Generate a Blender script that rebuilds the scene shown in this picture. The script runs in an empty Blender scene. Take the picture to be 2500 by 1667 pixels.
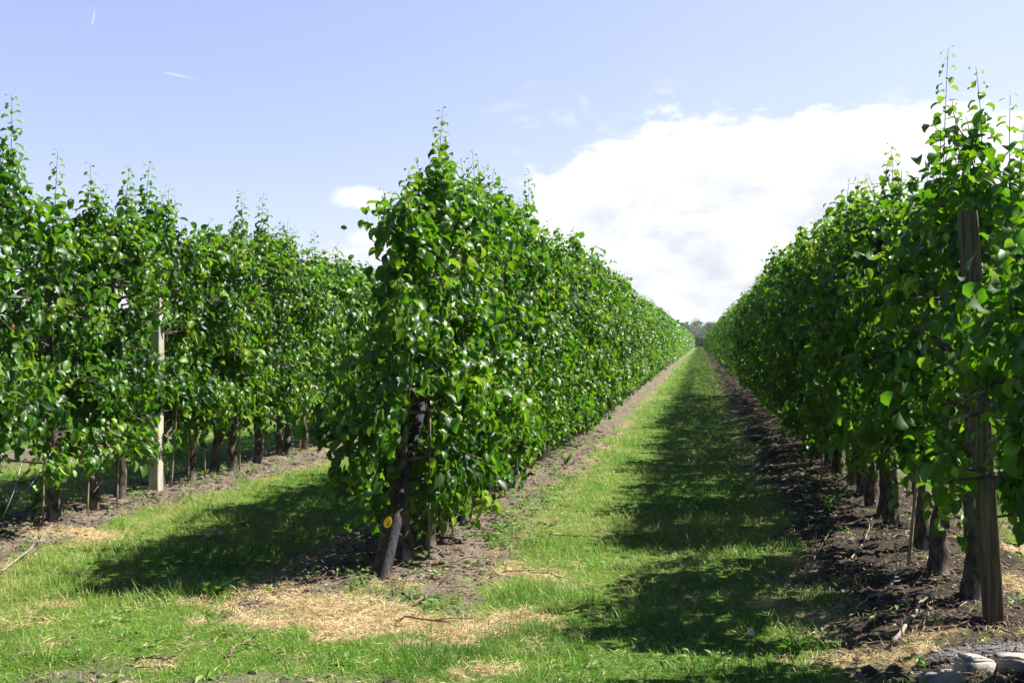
import bpy, math, random
import numpy as np
R = math.radians
PI = math.pi
scene = bpy.context.scene
COL = scene.collection
# ------------------------------------------------------------------ camera
H = 1.4                       # eye height
F = 2690.0                    # focal length in pixels of the 2500 px wide photograph
TH = math.atan(459.0 / F)     # the camera looks a little left of the row direction (+Y)
cam_d = bpy.data.cameras.new('camera')
cam = bpy.data.objects.new('camera', cam_d)
COL.objects.link(cam)
cam_d.sensor_width = 36.0
cam_d.lens = 36.0 * F / 2500.0
cam_d.clip_end = 5000.0
cam.location = (0, 0, H)
cam.rotation_euler = (R(90), 0, TH)
scene.camera = cam

# ------------------------------------------------------------------ light
SUN_V = np.array([1.60, 0.60, 2.10]); SUN_V /= np.linalg.norm(SUN_V)
SUN_EL = math.asin(SUN_V[2]); SUN_AZ = math.atan2(SUN_V[0], SUN_V[1])   # clockwise from +Y
sun_d = bpy.data.lights.new('sun', 'SUN')
sun_d.energy = 5.0
sun_d.angle = R(0.5)
sun_d.color = (1.0, 0.955, 0.88)
sun = bpy.data.objects.new('sun', sun_d)
COL.objects.link(sun)
sun.rotation_euler = (PI / 2 - SUN_EL, 0, PI - SUN_AZ)
scene.view_settings.view_transform = 'Standard'
scene.view_settings.look = 'None'
scene.view_settings.exposure = 1.12
scene.view_settings.gamma = 1.0
scene.view_settings.use_curve_mapping = False
scene.cycles.max_bounces = 6
scene.cycles.diffuse_bounces = 3
scene.cycles.transmission_bounces = 3
scene.cycles.transparent_max_bounces = 4

world = bpy.data.worlds.new('World')
scene.world = world
world.use_nodes = True
wt = world.node_tree
wt.nodes.clear()


class NT:
    """small helper for node trees"""
    def __init__(s, tree): s.t = tree
    def n(s, typ, **kw):
        nd = s.t.nodes.new(typ)
        for k, v in kw.items(): setattr(nd, k, v)
        return nd
    def l(s, a, b): s.t.links.new(a, b)
    def put(s, inp, v):
        if v is None: return
        if isinstance(v, bpy.types.NodeSocket): s.t.links.new(v, inp)
        else: inp.default_value = v
    def m(s, op, a, b=None, c=None, clamp=False):
        nd = s.n('ShaderNodeMath', operation=op, use_clamp=clamp)
        s.put(nd.inputs[0], a); s.put(nd.inputs[1], b); s.put(nd.inputs[2], c)
        return nd.outputs[0]
    def step(s, v, lo, hi, a=0.0, b=1.0):
        nd = s.n('ShaderNodeMapRange', interpolation_type='SMOOTHSTEP')
        s.put(nd.inputs[0], v); s.put(nd.inputs[1], lo); s.put(nd.inputs[2], hi); s.put(nd.inputs[3], a); s.put(nd.inputs[4], b)
        return nd.outputs[0]
    def mix(s, f, a, b, mode='MIX'):
        nd = s.n('ShaderNodeMix', data_type='RGBA', blend_type=mode)
        s.put(nd.inputs[0], f); s.put(nd.inputs[6], a); s.put(nd.inputs[7], b)
        return nd.outputs[2]
    def noise(s, vec, scale, detail=4, rough=0.55, dist=0.0):
        nd = s.n('ShaderNodeTexNoise')
        nd.inputs['Scale'].default_value = scale; nd.inputs['Detail'].default_value = detail
        nd.inputs['Roughness'].default_value = rough; nd.inputs['Distortion'].default_value = dist
        if vec is not None: s.l(vec, nd.inputs['Vector'])
        return nd.outputs['Fac']
    def ramp(s, f, stops):
        nd = s.n('ShaderNodeValToRGB')
        cr = nd.color_ramp
        while len(cr.elements) < len(stops): cr.elements.new(0.5)
        for e, (p, c) in zip(cr.elements, stops):
            e.position = p; e.color = (*c, 1) if len(c) == 3 else c
        s.put(nd.inputs[0], f)
        return nd.outputs[0]


def sky_world():
    g = NT(wt)
    tc = g.n('ShaderNodeTexCoord').outputs['Generated']
    sky = g.n('ShaderNodeTexSky', sky_type='NISHITA')
    sky.sun_disc = False
    sky.sun_elevation = SUN_EL
    sky.sun_rotation = SUN_AZ
    sky.air_density = 1.0
    sky.dust_density = 0.5
    sky.ozone_density = 3.0
    sep = g.n('ShaderNodeSeparateXYZ'); g.l(tc, sep.inputs[0])
    x, y, z = sep.outputs
    az = g.m('ARCTAN2', x, y)
    el = g.m('ARCSINE', z)
    vec = g.n('ShaderNodeCombineXYZ')
    g.l(az, vec.inputs[0]); g.l(el, vec.inputs[1])
    # stretch vertically so that puffs are flatter than they are wide
    vm = g.n('ShaderNodeVectorMath', operation='MULTIPLY'); g.l(vec.outputs[0], vm.inputs[0]); vm.inputs[1].default_value = (1.0, 1.9, 1.0)
    v = vm.outputs[0]
    n1 = g.noise(v, 9.0, 6, 0.55)
    n2 = g.noise(v, 34.0, 5, 0.55)
    n3 = g.noise(v, 3.0, 5, 0.6)
    nn = g.m('ADD', g.m('MULTIPLY', g.m('SUBTRACT', n1, 0.5), 0.050), g.m('MULTIPLY', g.m('SUBTRACT', n2, 0.5), 0.060))
    # the big bank low on the right: its upper edge climbs from the left end
    climb = g.step(az, -0.20, -0.02, 0.135, 0.200)
    top = g.m('ADD', climb, g.m('MULTIPLY', nn, 1.0))
    inside = g.step(g.m('SUBTRACT', top, el), -0.004, 0.012)
    lefted = g.step(g.m('ADD', g.m('ADD', az, g.m('MULTIPLY', el, -0.25)), g.m('MULTIPLY', nn, 1.5)), -0.205, -0.165)
    righted = g.step(az, 0.95, 0.6)
    bank = g.m('MULTIPLY', g.m('MULTIPLY', inside, lefted), righted)
    # wisps fringing the bank
    wn = g.noise(v, 16.0, 8, 0.7, 0.4)
    wz = g.m('MULTIPLY', g.step(el, 0.26, 0.18), g.m('MULTIPLY', g.step(az, -0.28, -0.10), g.step(el, 0.05, 0.15)))
    wisps = g.m('MULTIPLY', g.step(wn, 0.50, 0.75), g.m('MULTIPLY', wz, 0.75))
    # one small puff to the left
    def puff(a0, e0, ra, re):
        dx = g.m('DIVIDE', g.m('SUBTRACT', az, a0), ra); dy = g.m('DIVIDE', g.m('SUBTRACT', el, e0), re)
        d = g.m('SQRT', g.m('ADD', g.m('MULTIPLY', dx, dx), g.m('MULTIPLY', dy, dy)))
        d = g.m('SUBTRACT', d, g.m('MULTIPLY', nn, 18.0))
        return g.step(d, 1.15, 0.55)
    p1 = puff(-0.306, 0.1285, 0.025, 0.0115)
    p2 = puff(-0.278, 0.093, 0.040, 0.010)
    p3 = g.m('MULTIPLY', puff(-0.25, 0.075, 0.10, 0.016), 0.7)
    p1 = g.m('MAXIMUM', g.m('MAXIMUM', p1, p2), p3)
    # contrails (thin straight streaks)
    def trail(a0, e0, a1, e1, w, s):
        L = math.hypot(a1 - a0, e1 - e0); ux, uy = (a1 - a0) / L, (e1 - e0) / L
        dx = g.m('SUBTRACT', az, a0); dy = g.m('SUBTRACT', el, e0)
        t = g.m('DIVIDE', g.m('ADD', g.m('MULTIPLY', dx, ux), g.m('MULTIPLY', dy, uy)), L)
        q = g.m('ABSOLUTE', g.m('SUBTRACT', g.m('MULTIPLY', dx, uy), g.m('MULTIPLY', dy, ux)))
        a = g.step(q, w, 0.0)
        b = g.m('MULTIPLY', g.step(t, 1.0, 0.3), g.step(t, -0.08, 0.1))
        return g.m('MULTIPLY', g.m('MULTIPLY', a, b), s)
    t1 = trail(-0.4745, 0.2285, -0.4400, 0.2240, 0.0011, 0.5)
    t2 = trail(-0.5330, 0.2620, -0.5300, 0.2790, 0.0013, 0.45)
    cl = g.m('MAXIMUM', g.m('MAXIMUM', bank, wisps), g.m('MAXIMUM', p1, g.m('MAXIMUM', t1, t2)))
    # greyer bellies inside the bank
    belly = g.step(g.noise(v, 11.0, 6, 0.6, 0.2), 0.40, 0.64)
    belly = g.m('MULTIPLY', belly, g.step(g.m('SUBTRACT', top, el), 0.02, 0.09))
    ccol = g.mix(belly, CLOUD_HI, CLOUD_LO)
    hs = g.mix(1.0, sky.outputs[0], SKY_TINT, 'MULTIPLY')
    mul = g.n('ShaderNodeVectorMath', operation='SCALE'); g.l(hs, mul.inputs[0]); mul.inputs[3].default_value = SKY_GAIN
    low_sky = g.mix(0.45, mul.outputs[0], g.mix(g.step(az, -0.55, 0.35), SKY_FLAT, SKY_PALE))
    high = g.mix(1.0, mul.outputs[0], SKY_HIGH, 'MULTIPLY')      # deeper blue overhead and behind, dimmed to cut the fill light
    hi_f = g.m('MAXIMUM', g.step(el, 0.30, 0.62), g.step(g.m('ABSOLUTE', g.m('ADD', az, 0.15)), 0.9, 1.9))
    base = g.mix(hi_f, low_sky, high)
    col = g.mix(cl, base, ccol)
    bg = g.n('ShaderNodeBackground'); g.l(col, bg.inputs[0]); bg.inputs[1].default_value = 0.12
    out = g.n('ShaderNodeOutputWorld'); g.l(bg.outputs[0], out.inputs[0])


CLOUD_HI = (4.2, 4.25, 4.35, 1); CLOUD_LO = (3.0, 3.15, 3.55, 1)
SKY_FLAT = (1.88, 2.26, 3.75, 1); SKY_PALE = (3.0, 3.22, 3.95, 1); SKY_HIGH = (0.24, 0.31, 0.42, 1)
SKY_TINT = (1.02, 0.82, 0.84, 1); SKY_GAIN = 1.0
sky_world()

# ------------------------------------------------------------------ helpers
def rng_of(seed): return np.random.default_rng(seed)

def smooth(a, b, v):
    t = np.clip((v - a) / (b - a), 0, 1)
    return t * t * (3 - 2 * t)

_tab = rng_of(99).random((256, 256))
def vnoise(x, y):
    x = np.asarray(x, float); y = np.asarray(y, float)
    xi = np.floor(x).astype(int); yi = np.floor(y).astype(int)
    fx = x - xi; fy = y - yi
    fx = fx * fx * (3 - 2 * fx); fy = fy * fy * (3 - 2 * fy)
    a = _tab[xi & 255, yi & 255]; b = _tab[(xi + 1) & 255, yi & 255]
    c = _tab[xi & 255, (yi + 1) & 255]; d = _tab[(xi + 1) & 255, (yi + 1) & 255]
    return (a * (1 - fx) + b * fx) * (1 - fy) + (c * (1 - fx) + d * fx) * fy
def fbm(x, y, s, o=4, g=0.5):
    v = 0; a = 1; t = 0
    for k in range(o):
        v = v + a * vnoise(x * s + 17.3 * k, y * s + 5.1 * k); t += a; a *= g; s *= 2.03
    return v / t

def mesh_np(name, V, Fs, mats, attrs=None, mat_idx=None, smooth_sh=True):
    """Fs: (M,3) or (M,4) int array, or a list of such arrays"""
    if not isinstance(Fs, list): Fs = [Fs]
    me = bpy.data.meshes.new(name)
    V = np.asarray(V, np.float32)
    me.vertices.add(len(V)); me.vertices.foreach_set('co', V.ravel())
    loops = np.concatenate([f.ravel() for f in Fs]).astype(np.int32)
    tot = np.concatenate([np.full(len(f), f.shape[1], np.int32) for f in Fs])
    st = np.concatenate([[0], np.cumsum(tot)[:-1]]).astype(np.int32)
    me.loops.add(len(loops)); me.loops.foreach_set('vertex_index', loops)
    me.polygons.add(len(tot)); me.polygons.foreach_set('loop_start', st); me.polygons.foreach_set('loop_total', tot)
    if mat_idx is not None: me.polygons.foreach_set('material_index', np.asarray(mat_idx, np.int32))
    me.polygons.foreach_set('use_smooth', np.full(len(tot), smooth_sh, bool))
    me.update(calc_edges=True)
    if attrs:
        for k, a in attrs.items():
            at = me.attributes.new(k, 'FLOAT', 'POINT')
            at.data.foreach_set('value', np.asarray(a, np.float32))
    for m in (mats if isinstance(mats, (list, tuple)) else [mats]): me.materials.append(m)
    return me

def link(name, data, parent=None, loc=None, rotz=None):
    o = bpy.data.objects.new(name, data)
    COL.objects.link(o)
    if parent is not None: o.parent = parent
    if loc is not None: o.location = loc
    if rotz is not None: o.rotation_euler = (0, 0, rotz)
    return o
def tag(o, label=None, cat=None, group=None, kind=None):
    if label: o['label'] = label
    if cat: o['category'] = cat
    if group: o['group'] = group
    if kind: o['kind'] = kind
    return o

class MB:
    """collects shapes into one mesh"""
    def __init__(s): s.V = []; s.F3 = []; s.F4 = []; s.n = 0
    def add(s, V, F3=None, F4=None):
        s.V.append(np.asarray(V, float))
        if F3 is not None and len(F3): s.F3.append(np.asarray(F3) + s.n)
        if F4 is not None and len(F4): s.F4.append(np.asarray(F4) + s.n)
        s.n += len(V)
    def tube(s, path, rad, sides=8, rough=0.0, rng=None, caps=True, squash=1.0):
        path = np.asarray(path, float); n = len(path)
        rad = np.broadcast_to(np.asarray(rad, float), (n,))
        T = np.gradient(path, axis=0); T /= np.linalg.norm(T, axis=1)[:, None] + 1e-9
        ref = np.array([1.0, 0.1, 0.05]) if abs(T[0][0]) < 0.8 else np.array([0.0, 1.0, 0.1])
        A = np.cross(T, ref); A /= np.linalg.norm(A, axis=1)[:, None] + 1e-9
        B = np.cross(T, A)
        ang = np.linspace(0, 2 * PI, sides, endpoint=False)
        rr = rad[:, None] * np.ones((n, sides))
        if rough and rng is not None:
            nz = rng.normal(0, 1, (n, sides)); nz = (nz + np.roll(nz, 1, 1)) * 0.6
            rr = rr * (1 + rough * nz)
        V = path[:, None, :] + rr[:, :, None] * (np.cos(ang)[None, :, None] * A[:, None, :] + squash * np.sin(ang)[None, :, None] * B[:, None, :])
        i = np.arange(n - 1)[:, None] * sides; j = np.arange(sides)[None, :]; j2 = (j + 1) % sides
        Q = np.stack([i + j, i + j2, i + sides + j2, i + sides + j], -1).reshape(-1, 4)
        V = V.reshape(-1, 3); F3 = None
        if caps:
            V = np.vstack([V, path[0], path[-1]]); c0 = n * sides; c1 = c0 + 1
            jj = np.arange(sides); k = (n - 1) * sides
            F3 = np.vstack([np.stack([np.full(sides, c0), (jj + 1) % sides, jj], -1), np.stack([np.full(sides, c1), k + jj, k + (jj + 1) % sides], -1)])
        s.add(V, F3, Q)
    def mesh(s, name, mat, smooth_sh=True, attrs=None):
        Fs = []
        if s.F4: Fs.append(np.vstack(s.F4))
        if s.F3: Fs.append(np.vstack(s.F3))
        return mesh_np(name, np.vstack(s.V), Fs, mat, attrs, None, smooth_sh)

# pixel of the 2352 px wide view of the photograph -> a point of the place
def ground_pt(dx, dy, z=0.0):
    u = dx / 0.9408 - 1250.0; v = dy / 0.9408 - 833.5
    zc = F * (H - z) / v; xc = u * zc / F
    return xc * math.cos(TH) - zc * math.sin(TH), xc * math.sin(TH) + zc * math.cos(TH)
def in_row(X, dx, dy):
    """point in the vertical plane x = X seen at this pixel -> (y, height)"""
    u = dx / 0.9408 - 1250.0; v = dy / 0.9408 - 833.5
    zc = X / (u / F * math.cos(TH) - math.sin(TH)); xc = u * zc / F
    return xc * math.sin(TH) + zc * math.cos(TH), H - v * zc / F

XA, XB, XC, XZ, XD = -5.03, -1.84, 1.42, -8.22, 4.65
ROWS = {'A': (XA, 4.2), 'B': (XB, 6.05), 'C': (XC, 4.3), 'Z': (XZ, 10.0), 'D': (XD, 5.0), 'Y': (-11.4, 14.0), 'E': (7.85, 5.0)}

# ------------------------------------------------------------------ materials
def new_mat(name):
    m = bpy.data.materials.new(name); m.use_nodes = True
    m.node_tree.nodes.clear()
    g = NT(m.node_tree)
    out = g.n('ShaderNodeOutputMaterial')
    return m, g, out
def attr(g, name): return g.n('ShaderNodeAttribute', attribute_name=name).outputs['Fac']

def leaf_material(name, stops, tstops, trans=0.31, rough=0.45, back=(0.09, 0.17, 0.035), spec=0.55):
    m, g, out = new_mat(name)
    a = attr(g, 'tone')
    col = g.ramp(a, stops)
    bf = g.n('ShaderNodeNewGeometry').outputs['Backfacing']
    oi = g.n('ShaderNodeObjectInfo').outputs['Random']
    hsv = g.n('ShaderNodeHueSaturation')
    g.l(col, hsv.inputs['Color'])
    g.put(hsv.inputs['Value'], g.m('MULTIPLY_ADD', oi, 0.22, 0.89)); g.put(hsv.inputs['Hue'], g.m('MULTIPLY_ADD', oi, 0.014, 0.493))
    c2 = g.mix(bf, hsv.outputs[0], g.mix(0.6, hsv.outputs[0], (*back, 1)))
    p = g.n('ShaderNodeBsdfPrincipled')
    g.l(c2, p.inputs['Base Color'])
    g.put(p.inputs['Roughness'], g.m('MULTIPLY_ADD', bf, 0.3, rough)); p.inputs['Specular IOR Level'].default_value = spec
    t = g.n('ShaderNodeBsdfTranslucent'); g.l(g.ramp(a, tstops), t.inputs[0])
    mx = g.n('ShaderNodeMixShader'); mx.inputs[0].default_value = trans
    g.l(p.outputs[0], mx.inputs[1]); g.l(t.outputs[0], mx.inputs[2]); g.l(mx.outputs[0], out.inputs[0])
    return m

M_LEAF = leaf_material('pear_leaf', [(0.0, (0.005, 0.032, 0.002)), (0.40, (0.018, 0.075, 0.003)), (0.70, (0.068, 0.178, 0.006)), (1.0, (0.26, 0.37, 0.035))],
                       [(0.0, (0.03, 0.16, 0.005)), (0.45, (0.17, 0.47, 0.006)), (0.72, (0.34, 0.62, 0.012)), (1.0, (0.55, 0.70, 0.05))], spec=0.62)
M_FAR = leaf_material('far_leaf', [(0.0, (0.030, 0.085, 0.025)), (0.6, (0.06, 0.16, 0.04)), (1.0, (0.14, 0.25, 0.07))],
                      [(0.0, (0.05, 0.12, 0.03)), (1.0, (0.14, 0.25, 0.06))], 0.25, 0.6)
M_GRASS = leaf_material('grass_blade', [(0.0, (0.018, 0.072, 0.007)), (0.40, (0.120, 0.280, 0.016)), (0.66, (0.290, 0.440, 0.045)), (0.88, (0.36, 0.34, 0.13)), (1.0, (0.55, 0.43, 0.22))],
                        [(0.0, (0.06, 0.24, 0.012)), (0.5, (0.17, 0.40, 0.02)), (1.0, (0.5, 0.5, 0.15))], 0.36, 0.48, spec=0.35)
M_WEED = leaf_material('weed_leaf', [(0.0, (0.05, 0.14, 0.02)), (0.5, (0.12, 0.27, 0.04)), (1.0, (0.30, 0.40, 0.10))],
                       [(0.0, (0.10, 0.30, 0.02)), (1.0, (0.35, 0.5, 0.05))], 0.30, 0.5)
def plain(name, c1, c2, scale, rough=0.85, bump=0.3, bscale=None, stretch=(1, 1, 1), dist=0.02, c3=None, spec=0.3):
    m, g, out = new_mat(name)
    tc = g.n('ShaderNodeTexCoord').outputs['Object']
    mp = g.n('ShaderNodeMapping'); g.l(tc, mp.inputs[0]); mp.inputs['Scale'].default_value = stretch
    v = mp.outputs[0]
    n = g.noise(v, scale, 6, 0.6)
    col = g.mix(g.step(n, 0.35, 0.65), (*c1, 1), (*c2, 1))
    if c3 is not None: col = g.mix(g.step(g.noise(v, scale * 0.35, 4, 0.6), 0.52, 0.66), col, (*c3, 1))
    p = g.n('ShaderNodeBsdfPrincipled'); g.l(col, p.inputs['Base Color']); p.inputs['Roughness'].default_value = rough
    p.inputs['Specular IOR Level'].default_value = spec
    b = g.n('ShaderNodeBump'); b.inputs['Strength'].default_value = bump; b.inputs['Distance'].default_value = dist
    g.l(g.noise(v, bscale or scale * 2.5, 6, 0.7), b.inputs['Height']); g.l(b.outputs[0], p.inputs['Normal'])
    g.l(p.outputs[0], out.inputs[0])
    return m
M_BARK = plain('pear_bark', (0.036, 0.028, 0.022), (0.15, 0.122, 0.098), 22, 0.9, 1.0, 60, (1, 1, 0.55), 0.012, (0.27, 0.26, 0.23))
M_TWIG = plain('twig_bark', (0.13, 0.085, 0.055), (0.27, 0.20, 0.14), 30, 0.8, 0.3, 60)
M_TWIGP = plain('pale_twig', (0.22, 0.18, 0.14), (0.40, 0.35, 0.29), 25, 0.8, 0.3, 60)
M_BROWN = plain('withered_blossom', (0.10, 0.045, 0.02), (0.28, 0.15, 0.07), 30, 0.9, 0.2)
M_STRAW = plain('dry_straw', (0.52, 0.35, 0.17), (0.86, 0.65, 0.38), 6, 0.75, 0.1)
M_TIMBER = plain('weathered_timber', (0.060, 0.045, 0.032), (0.15, 0.115, 0.085), 14, 0.9, 0.9, 34, (5, 5, 0.25), 0.008, (0.16, 0.17, 0.10))
M_DARKT = plain('dark_stained_timber', (0.018, 0.017, 0.024), (0.055, 0.048, 0.056), 10, 0.75, 1.0, 22, (4, 4, 0.4), 0.012, (0.12, 0.085, 0.06))
M_CONC = plain('concrete', (0.36, 0.34, 0.27), (0.50, 0.47, 0.38), 9, 0.9, 0.4, 60, (1, 1, 0.4), 0.004, (0.27, 0.28, 0.19))
M_GTIMB = plain('pale_green_timber', (0.18, 0.17, 0.09), (0.33, 0.31, 0.17), 10, 0.9, 0.6, 30, (4, 4, 0.3), 0.006)
M_CANE = plain('bamboo', (0.20, 0.16, 0.10), (0.38, 0.32, 0.22), 12, 0.6, 0.2, 30, (1, 1, 0.3))
M_STONE = plain('pale_stone', (0.30, 0.27, 0.23), (0.50, 0.46, 0.40), 10, 0.9, 0.6, 35, (1, 1, 1), 0.015, (0.38, 0.33, 0.30))
M_CLOD = plain('soil_clod', (0.05, 0.038, 0.030), (0.13, 0.10, 0.082), 14, 0.95, 0.6, 50, (1, 1, 1), 0.01)
M_GRAVEL = plain('gravel', (0.13, 0.12, 0.12), (0.34, 0.32, 0.31), 3, 0.9, 0.2)
M_WIRE = plain('wire', (0.42, 0.42, 0.42), (0.6, 0.6, 0.6), 20, 0.4, 0.0)
M_YEL = plain('yellow_plastic', (0.80, 0.50, 0.02), (0.85, 0.56, 0.03), 10, 0.45, 0.1)
M_BLACK = plain('black_print', (0.02, 0.02, 0.015), (0.04, 0.035, 0.02), 10, 0.6, 0.1)
M_FLUFF = plain('seed_fluff', (0.62, 0.60, 0.56), (0.85, 0.83, 0.80), 40, 0.9, 0.1)

# ------------------------------------------------------------------ where the ground is what
def blob(x, y, dx, dy, rx, ry):
    cx, cy = ground_pt(dx, dy)
    return np.exp(-(((x - cx) / rx) ** 2 + ((y - cy) / ry) ** 2))
EDGE = {'A': (0.62, 0.60, 3.6), 'B': (0.66, 0.54, 5.65), 'C': (0.80, 0.80, 4.65), 'Z': (0.6, 0.6, 9.0), 'D': (0.7, 0.7, 4.8), 'Y': (0.6, 0.6, 12.0), 'E': (0.7, 0.7, 4.8)}
def fields(x, y):
    """soil, straw, gravel, lush (0..1 each) at ground points"""
    x = np.asarray(x, float); y = np.asarray(y, float)
    n = fbm(x, y, 1.1, 4) - 0.5; n2 = fbm(x + 31, y + 7, 5.0, 3) - 0.5
    n3 = fbm(x + 71, y * .6 + 7, 2.4, 3) - 0.5
    jag = n * 0.75 + n2 * 0.5 + n3 * 0.7
    soil = np.zeros_like(x); mound = np.zeros_like(x)
    for k, (l, r, y0) in EDGE.items():
        X0 = ROWS[k][0]
        d = x - X0
        w = np.where(d < 0, l, r)
        e = 1 - np.abs(d) / w
        s = smooth(-0.10, 0.12, e + jag) * smooth(-0.25, 0.25, y - y0 + n * 1.2)
        soil = np.maximum(soil, s)
        mound = np.maximum(mound, np.clip(1 - np.abs(d) / (w * 1.05), 0, 1) ** 0.8 * smooth(-0.5, 0.6, y - y0) * (0.085 if k == 'C' else 0.06))
    st = 0
    for dx, dy, rx, ry in ((600, 1372, .36, .20), (720, 1392, .44, .30), (860, 1420, .42, .26), (1000, 1432, .48, .22), (1110, 1405, .40, .16), (1210, 1395, .16, .10), (850, 1390, .3, .2), (1210, 1300, .22, .22),
                           (200, 1215, .32, .28), (1850, 1290, .10, .3), (1900, 1400, .16, .3), (1760, 1360, .1, .15), (1960, 1500, .3, .12), (2330, 1330, .15, .5), (2330, 1250, .15, .5), (20, 1410, .2, .12), (150, 1365, .12, .08), (1130, 1510, .1, .06), (900, 1345, .25, .15), (1000, 1300, .12, .12), (640, 1340, .25, .1)):
        st = st + blob(x, y, dx, dy, rx, ry)
    straw = smooth(0.25, 0.85, st + n * 0.9 + n2 * 1.3 + (fbm(x + 9, y, 14.0, 2) - .5) * .9) * smooth(.34, .56, fbm(x + 2, y + 8, 4.3, 3) + st * .07)
    # dry fringe along the edges of the bare strips
    fr = np.zeros_like(x)
    for k, (l, r, y0) in EDGE.items():
        d = x - ROWS[k][0]; w = np.where(d < 0, l, r)
        fr = np.maximum(fr, np.exp(-((np.abs(d) - w - 0.06) / 0.13) ** 2) * smooth(0, 1, y - y0) * 0.5)
    straw = np.maximum(straw, np.clip(fr * (0.35 + 1.6 * (fbm(x, y, 2.3, 3) - 0.35)), 0, 1))
    bare = 0.7 * smooth(0.62, 0.76, fbm(x + 3, y + 9, 2.6, 4) + 0.30 * blob(x, y, 150, 1540, 1.3, .35) + 0.2 * blob(x, y, 620, 1560, .8, .2)) * (blob(x, y, 180, 1560, 1.6, .5) + blob(x, y, 700, 1600, .9, .3)).clip(0, 1)
    soil = np.maximum(soil, bare)
    grav = smooth(0.35, 0.6, 0.8 * blob(x, y, 2330, 1520, .36, .22) + n * 0.5)
    # the shade-loving weedy patch on the sunny flank of the middle row
    weed = smooth(0.35, 0.7, blob(x, y, 1240, 1160, .30, 1.1) + blob(x, y, 1180, 1230, .25, .5) * 0.8 + blob(x, y, 1300, 1100, .2, .8) * .7 + blob(x, y, 1000, 1370, .35, .2) * .8 + n * 0.6)
    soil = soil * (1 - 0.35 * weed)
    soil = np.maximum(soil * (1 - straw * 0.8), 0)
    dry = np.clip(0.25 + 1.5 * (fbm(x + 11, y, 0.9, 4) - 0.45), 0, 1)
    return soil, straw, grav, weed, dry, mound
def gz(x, y):
    """height of the ground"""
    soil, straw, grav, weed, dry, mound = fields(x, y)
    h = mound + (fbm(x, y, 0.7, 3) - 0.5) * 0.07 + (fbm(x + 5, y, 4.0, 3) - 0.5) * 0.035 * (0.5 + soil) + soil * (fbm(x, y + 3, 14.0, 3) - 0.5) * 0.045
    return (h - 0.055) * smooth(260, 60, y)
def gz1(x, y): return float(gz(np.array([x]), np.array([y]))[0])

def build_ground():
    xs = np.unique(np.concatenate([-np.geomspace(14, 2500, 26)[::-1], np.arange(-14, -7, 0.14), np.arange(-7, 4.2, 0.034), np.arange(4.2, 12, 0.14), np.geomspace(12, 2500, 26)]).round(4))
    ys = [-40, -20, -10, -5, 0, 2, 3, 3.6]
    y = 3.9
    while y < 2500:
        ys.append(y); y += 0.034 if y < 9 else 0.034 * (y / 9) ** 1.75
    ys = np.array(ys)
    X, Y = np.meshgrid(xs, ys)
    x = X.ravel(); y = Y.ravel()
    soil, straw, grav, weed, dry, mound = fields(x, y)
    z = gz(x, y)
    nx, ny = len(xs), len(ys)
    i = np.arange(ny - 1)[:, None] * nx; j = np.arange(nx - 1)[None, :]
    Q = np.stack([i + j, i + j + 1, i + nx + j + 1, i + nx + j], -1).reshape(-1, 4)
    m, g, out = new_mat('ground')
    pos = g.n('ShaderNodeNewGeometry').outputs['Position']
    hu_sh = attr(g, 'humus_shade')  # dark soil under the right row, partly its shade put into the colour
    s, t, gr, w, d = [attr(g, k) for k in ('soil', 'straw', 'gravel', 'weed', 'dry')]
    n = g.noise(pos, 5, 6, 0.65); nf = g.noise(pos, 60, 5, 0.7); nm = g.noise(pos, 0.6, 4)
    nb = g.noise(pos, 24, 4, 0.6)
    green = g.mix(g.step(nf, 0.35, 0.65), (0.040, 0.115, 0.010, 1), (0.140, 0.250, 0.032, 1))
    green = g.mix(g.m('MULTIPLY', g.step(n, 0.40, 0.70), g.m('MULTIPLY_ADD', d, 0.7, 0.15)), green, (0.24, 0.29, 0.080, 1))
    earth = g.mix(g.step(nf, 0.30, 0.70), g.mix(hu_sh, (0.085, 0.066, 0.052, 1), (0.028, 0.021, 0.017, 1)), g.mix(hu_sh, (0.25, 0.20, 0.155, 1), (0.088, 0.066, 0.052, 1)))
    earth = g.mix(g.m('MULTIPLY', g.step(n, 0.45, 0.7), 0.6), earth, g.mix(hu_sh, (0.34, 0.28, 0.21, 1), (0.13, 0.10, 0.078, 1)))
    tan = g.mix(g.step(nb, 0.35, 0.65), (0.25, 0.17, 0.09, 1), (0.58, 0.43, 0.24, 1))
    c = g.mix(s, green, earth)
    c = g.mix(g.m('MULTIPLY', t, 0.9), c, tan)
    c = g.mix(gr, c, g.mix(g.step(nf, 0.35, 0.6), (0.09, 0.08, 0.08, 1), (0.26, 0.245, 0.24, 1)))
    p = g.n('ShaderNodeBsdfPrincipled'); g.l(c, p.inputs['Base Color']); p.inputs['Roughness'].default_value = 0.95
    p.inputs['Specular IOR Level'].default_value = 0.15
    b = g.n('ShaderNodeBump'); b.inputs['Strength'].default_value = 0.8; b.inputs['Distance'].default_value = 0.03
    g.l(g.m('ADD', nf, nb), b.inputs['Height']); g.l(b.outputs[0], p.inputs['Normal'])
    g.l(p.outputs[0], out.inputs[0])
    me = mesh_np('ground', np.stack([x, y, z], -1), Q, m, dict(soil=soil, straw=straw, gravel=grav, weed=weed, dry=dry, humus_shade=smooth(.95, .55, np.abs(x - XC)) * smooth(3.6, 4.8, y)))
    o = link('ground', me)
    tag(o, 'mown grass ground with bare earth strips under the tree rows', None, None, 'structure')
build_ground()

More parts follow.
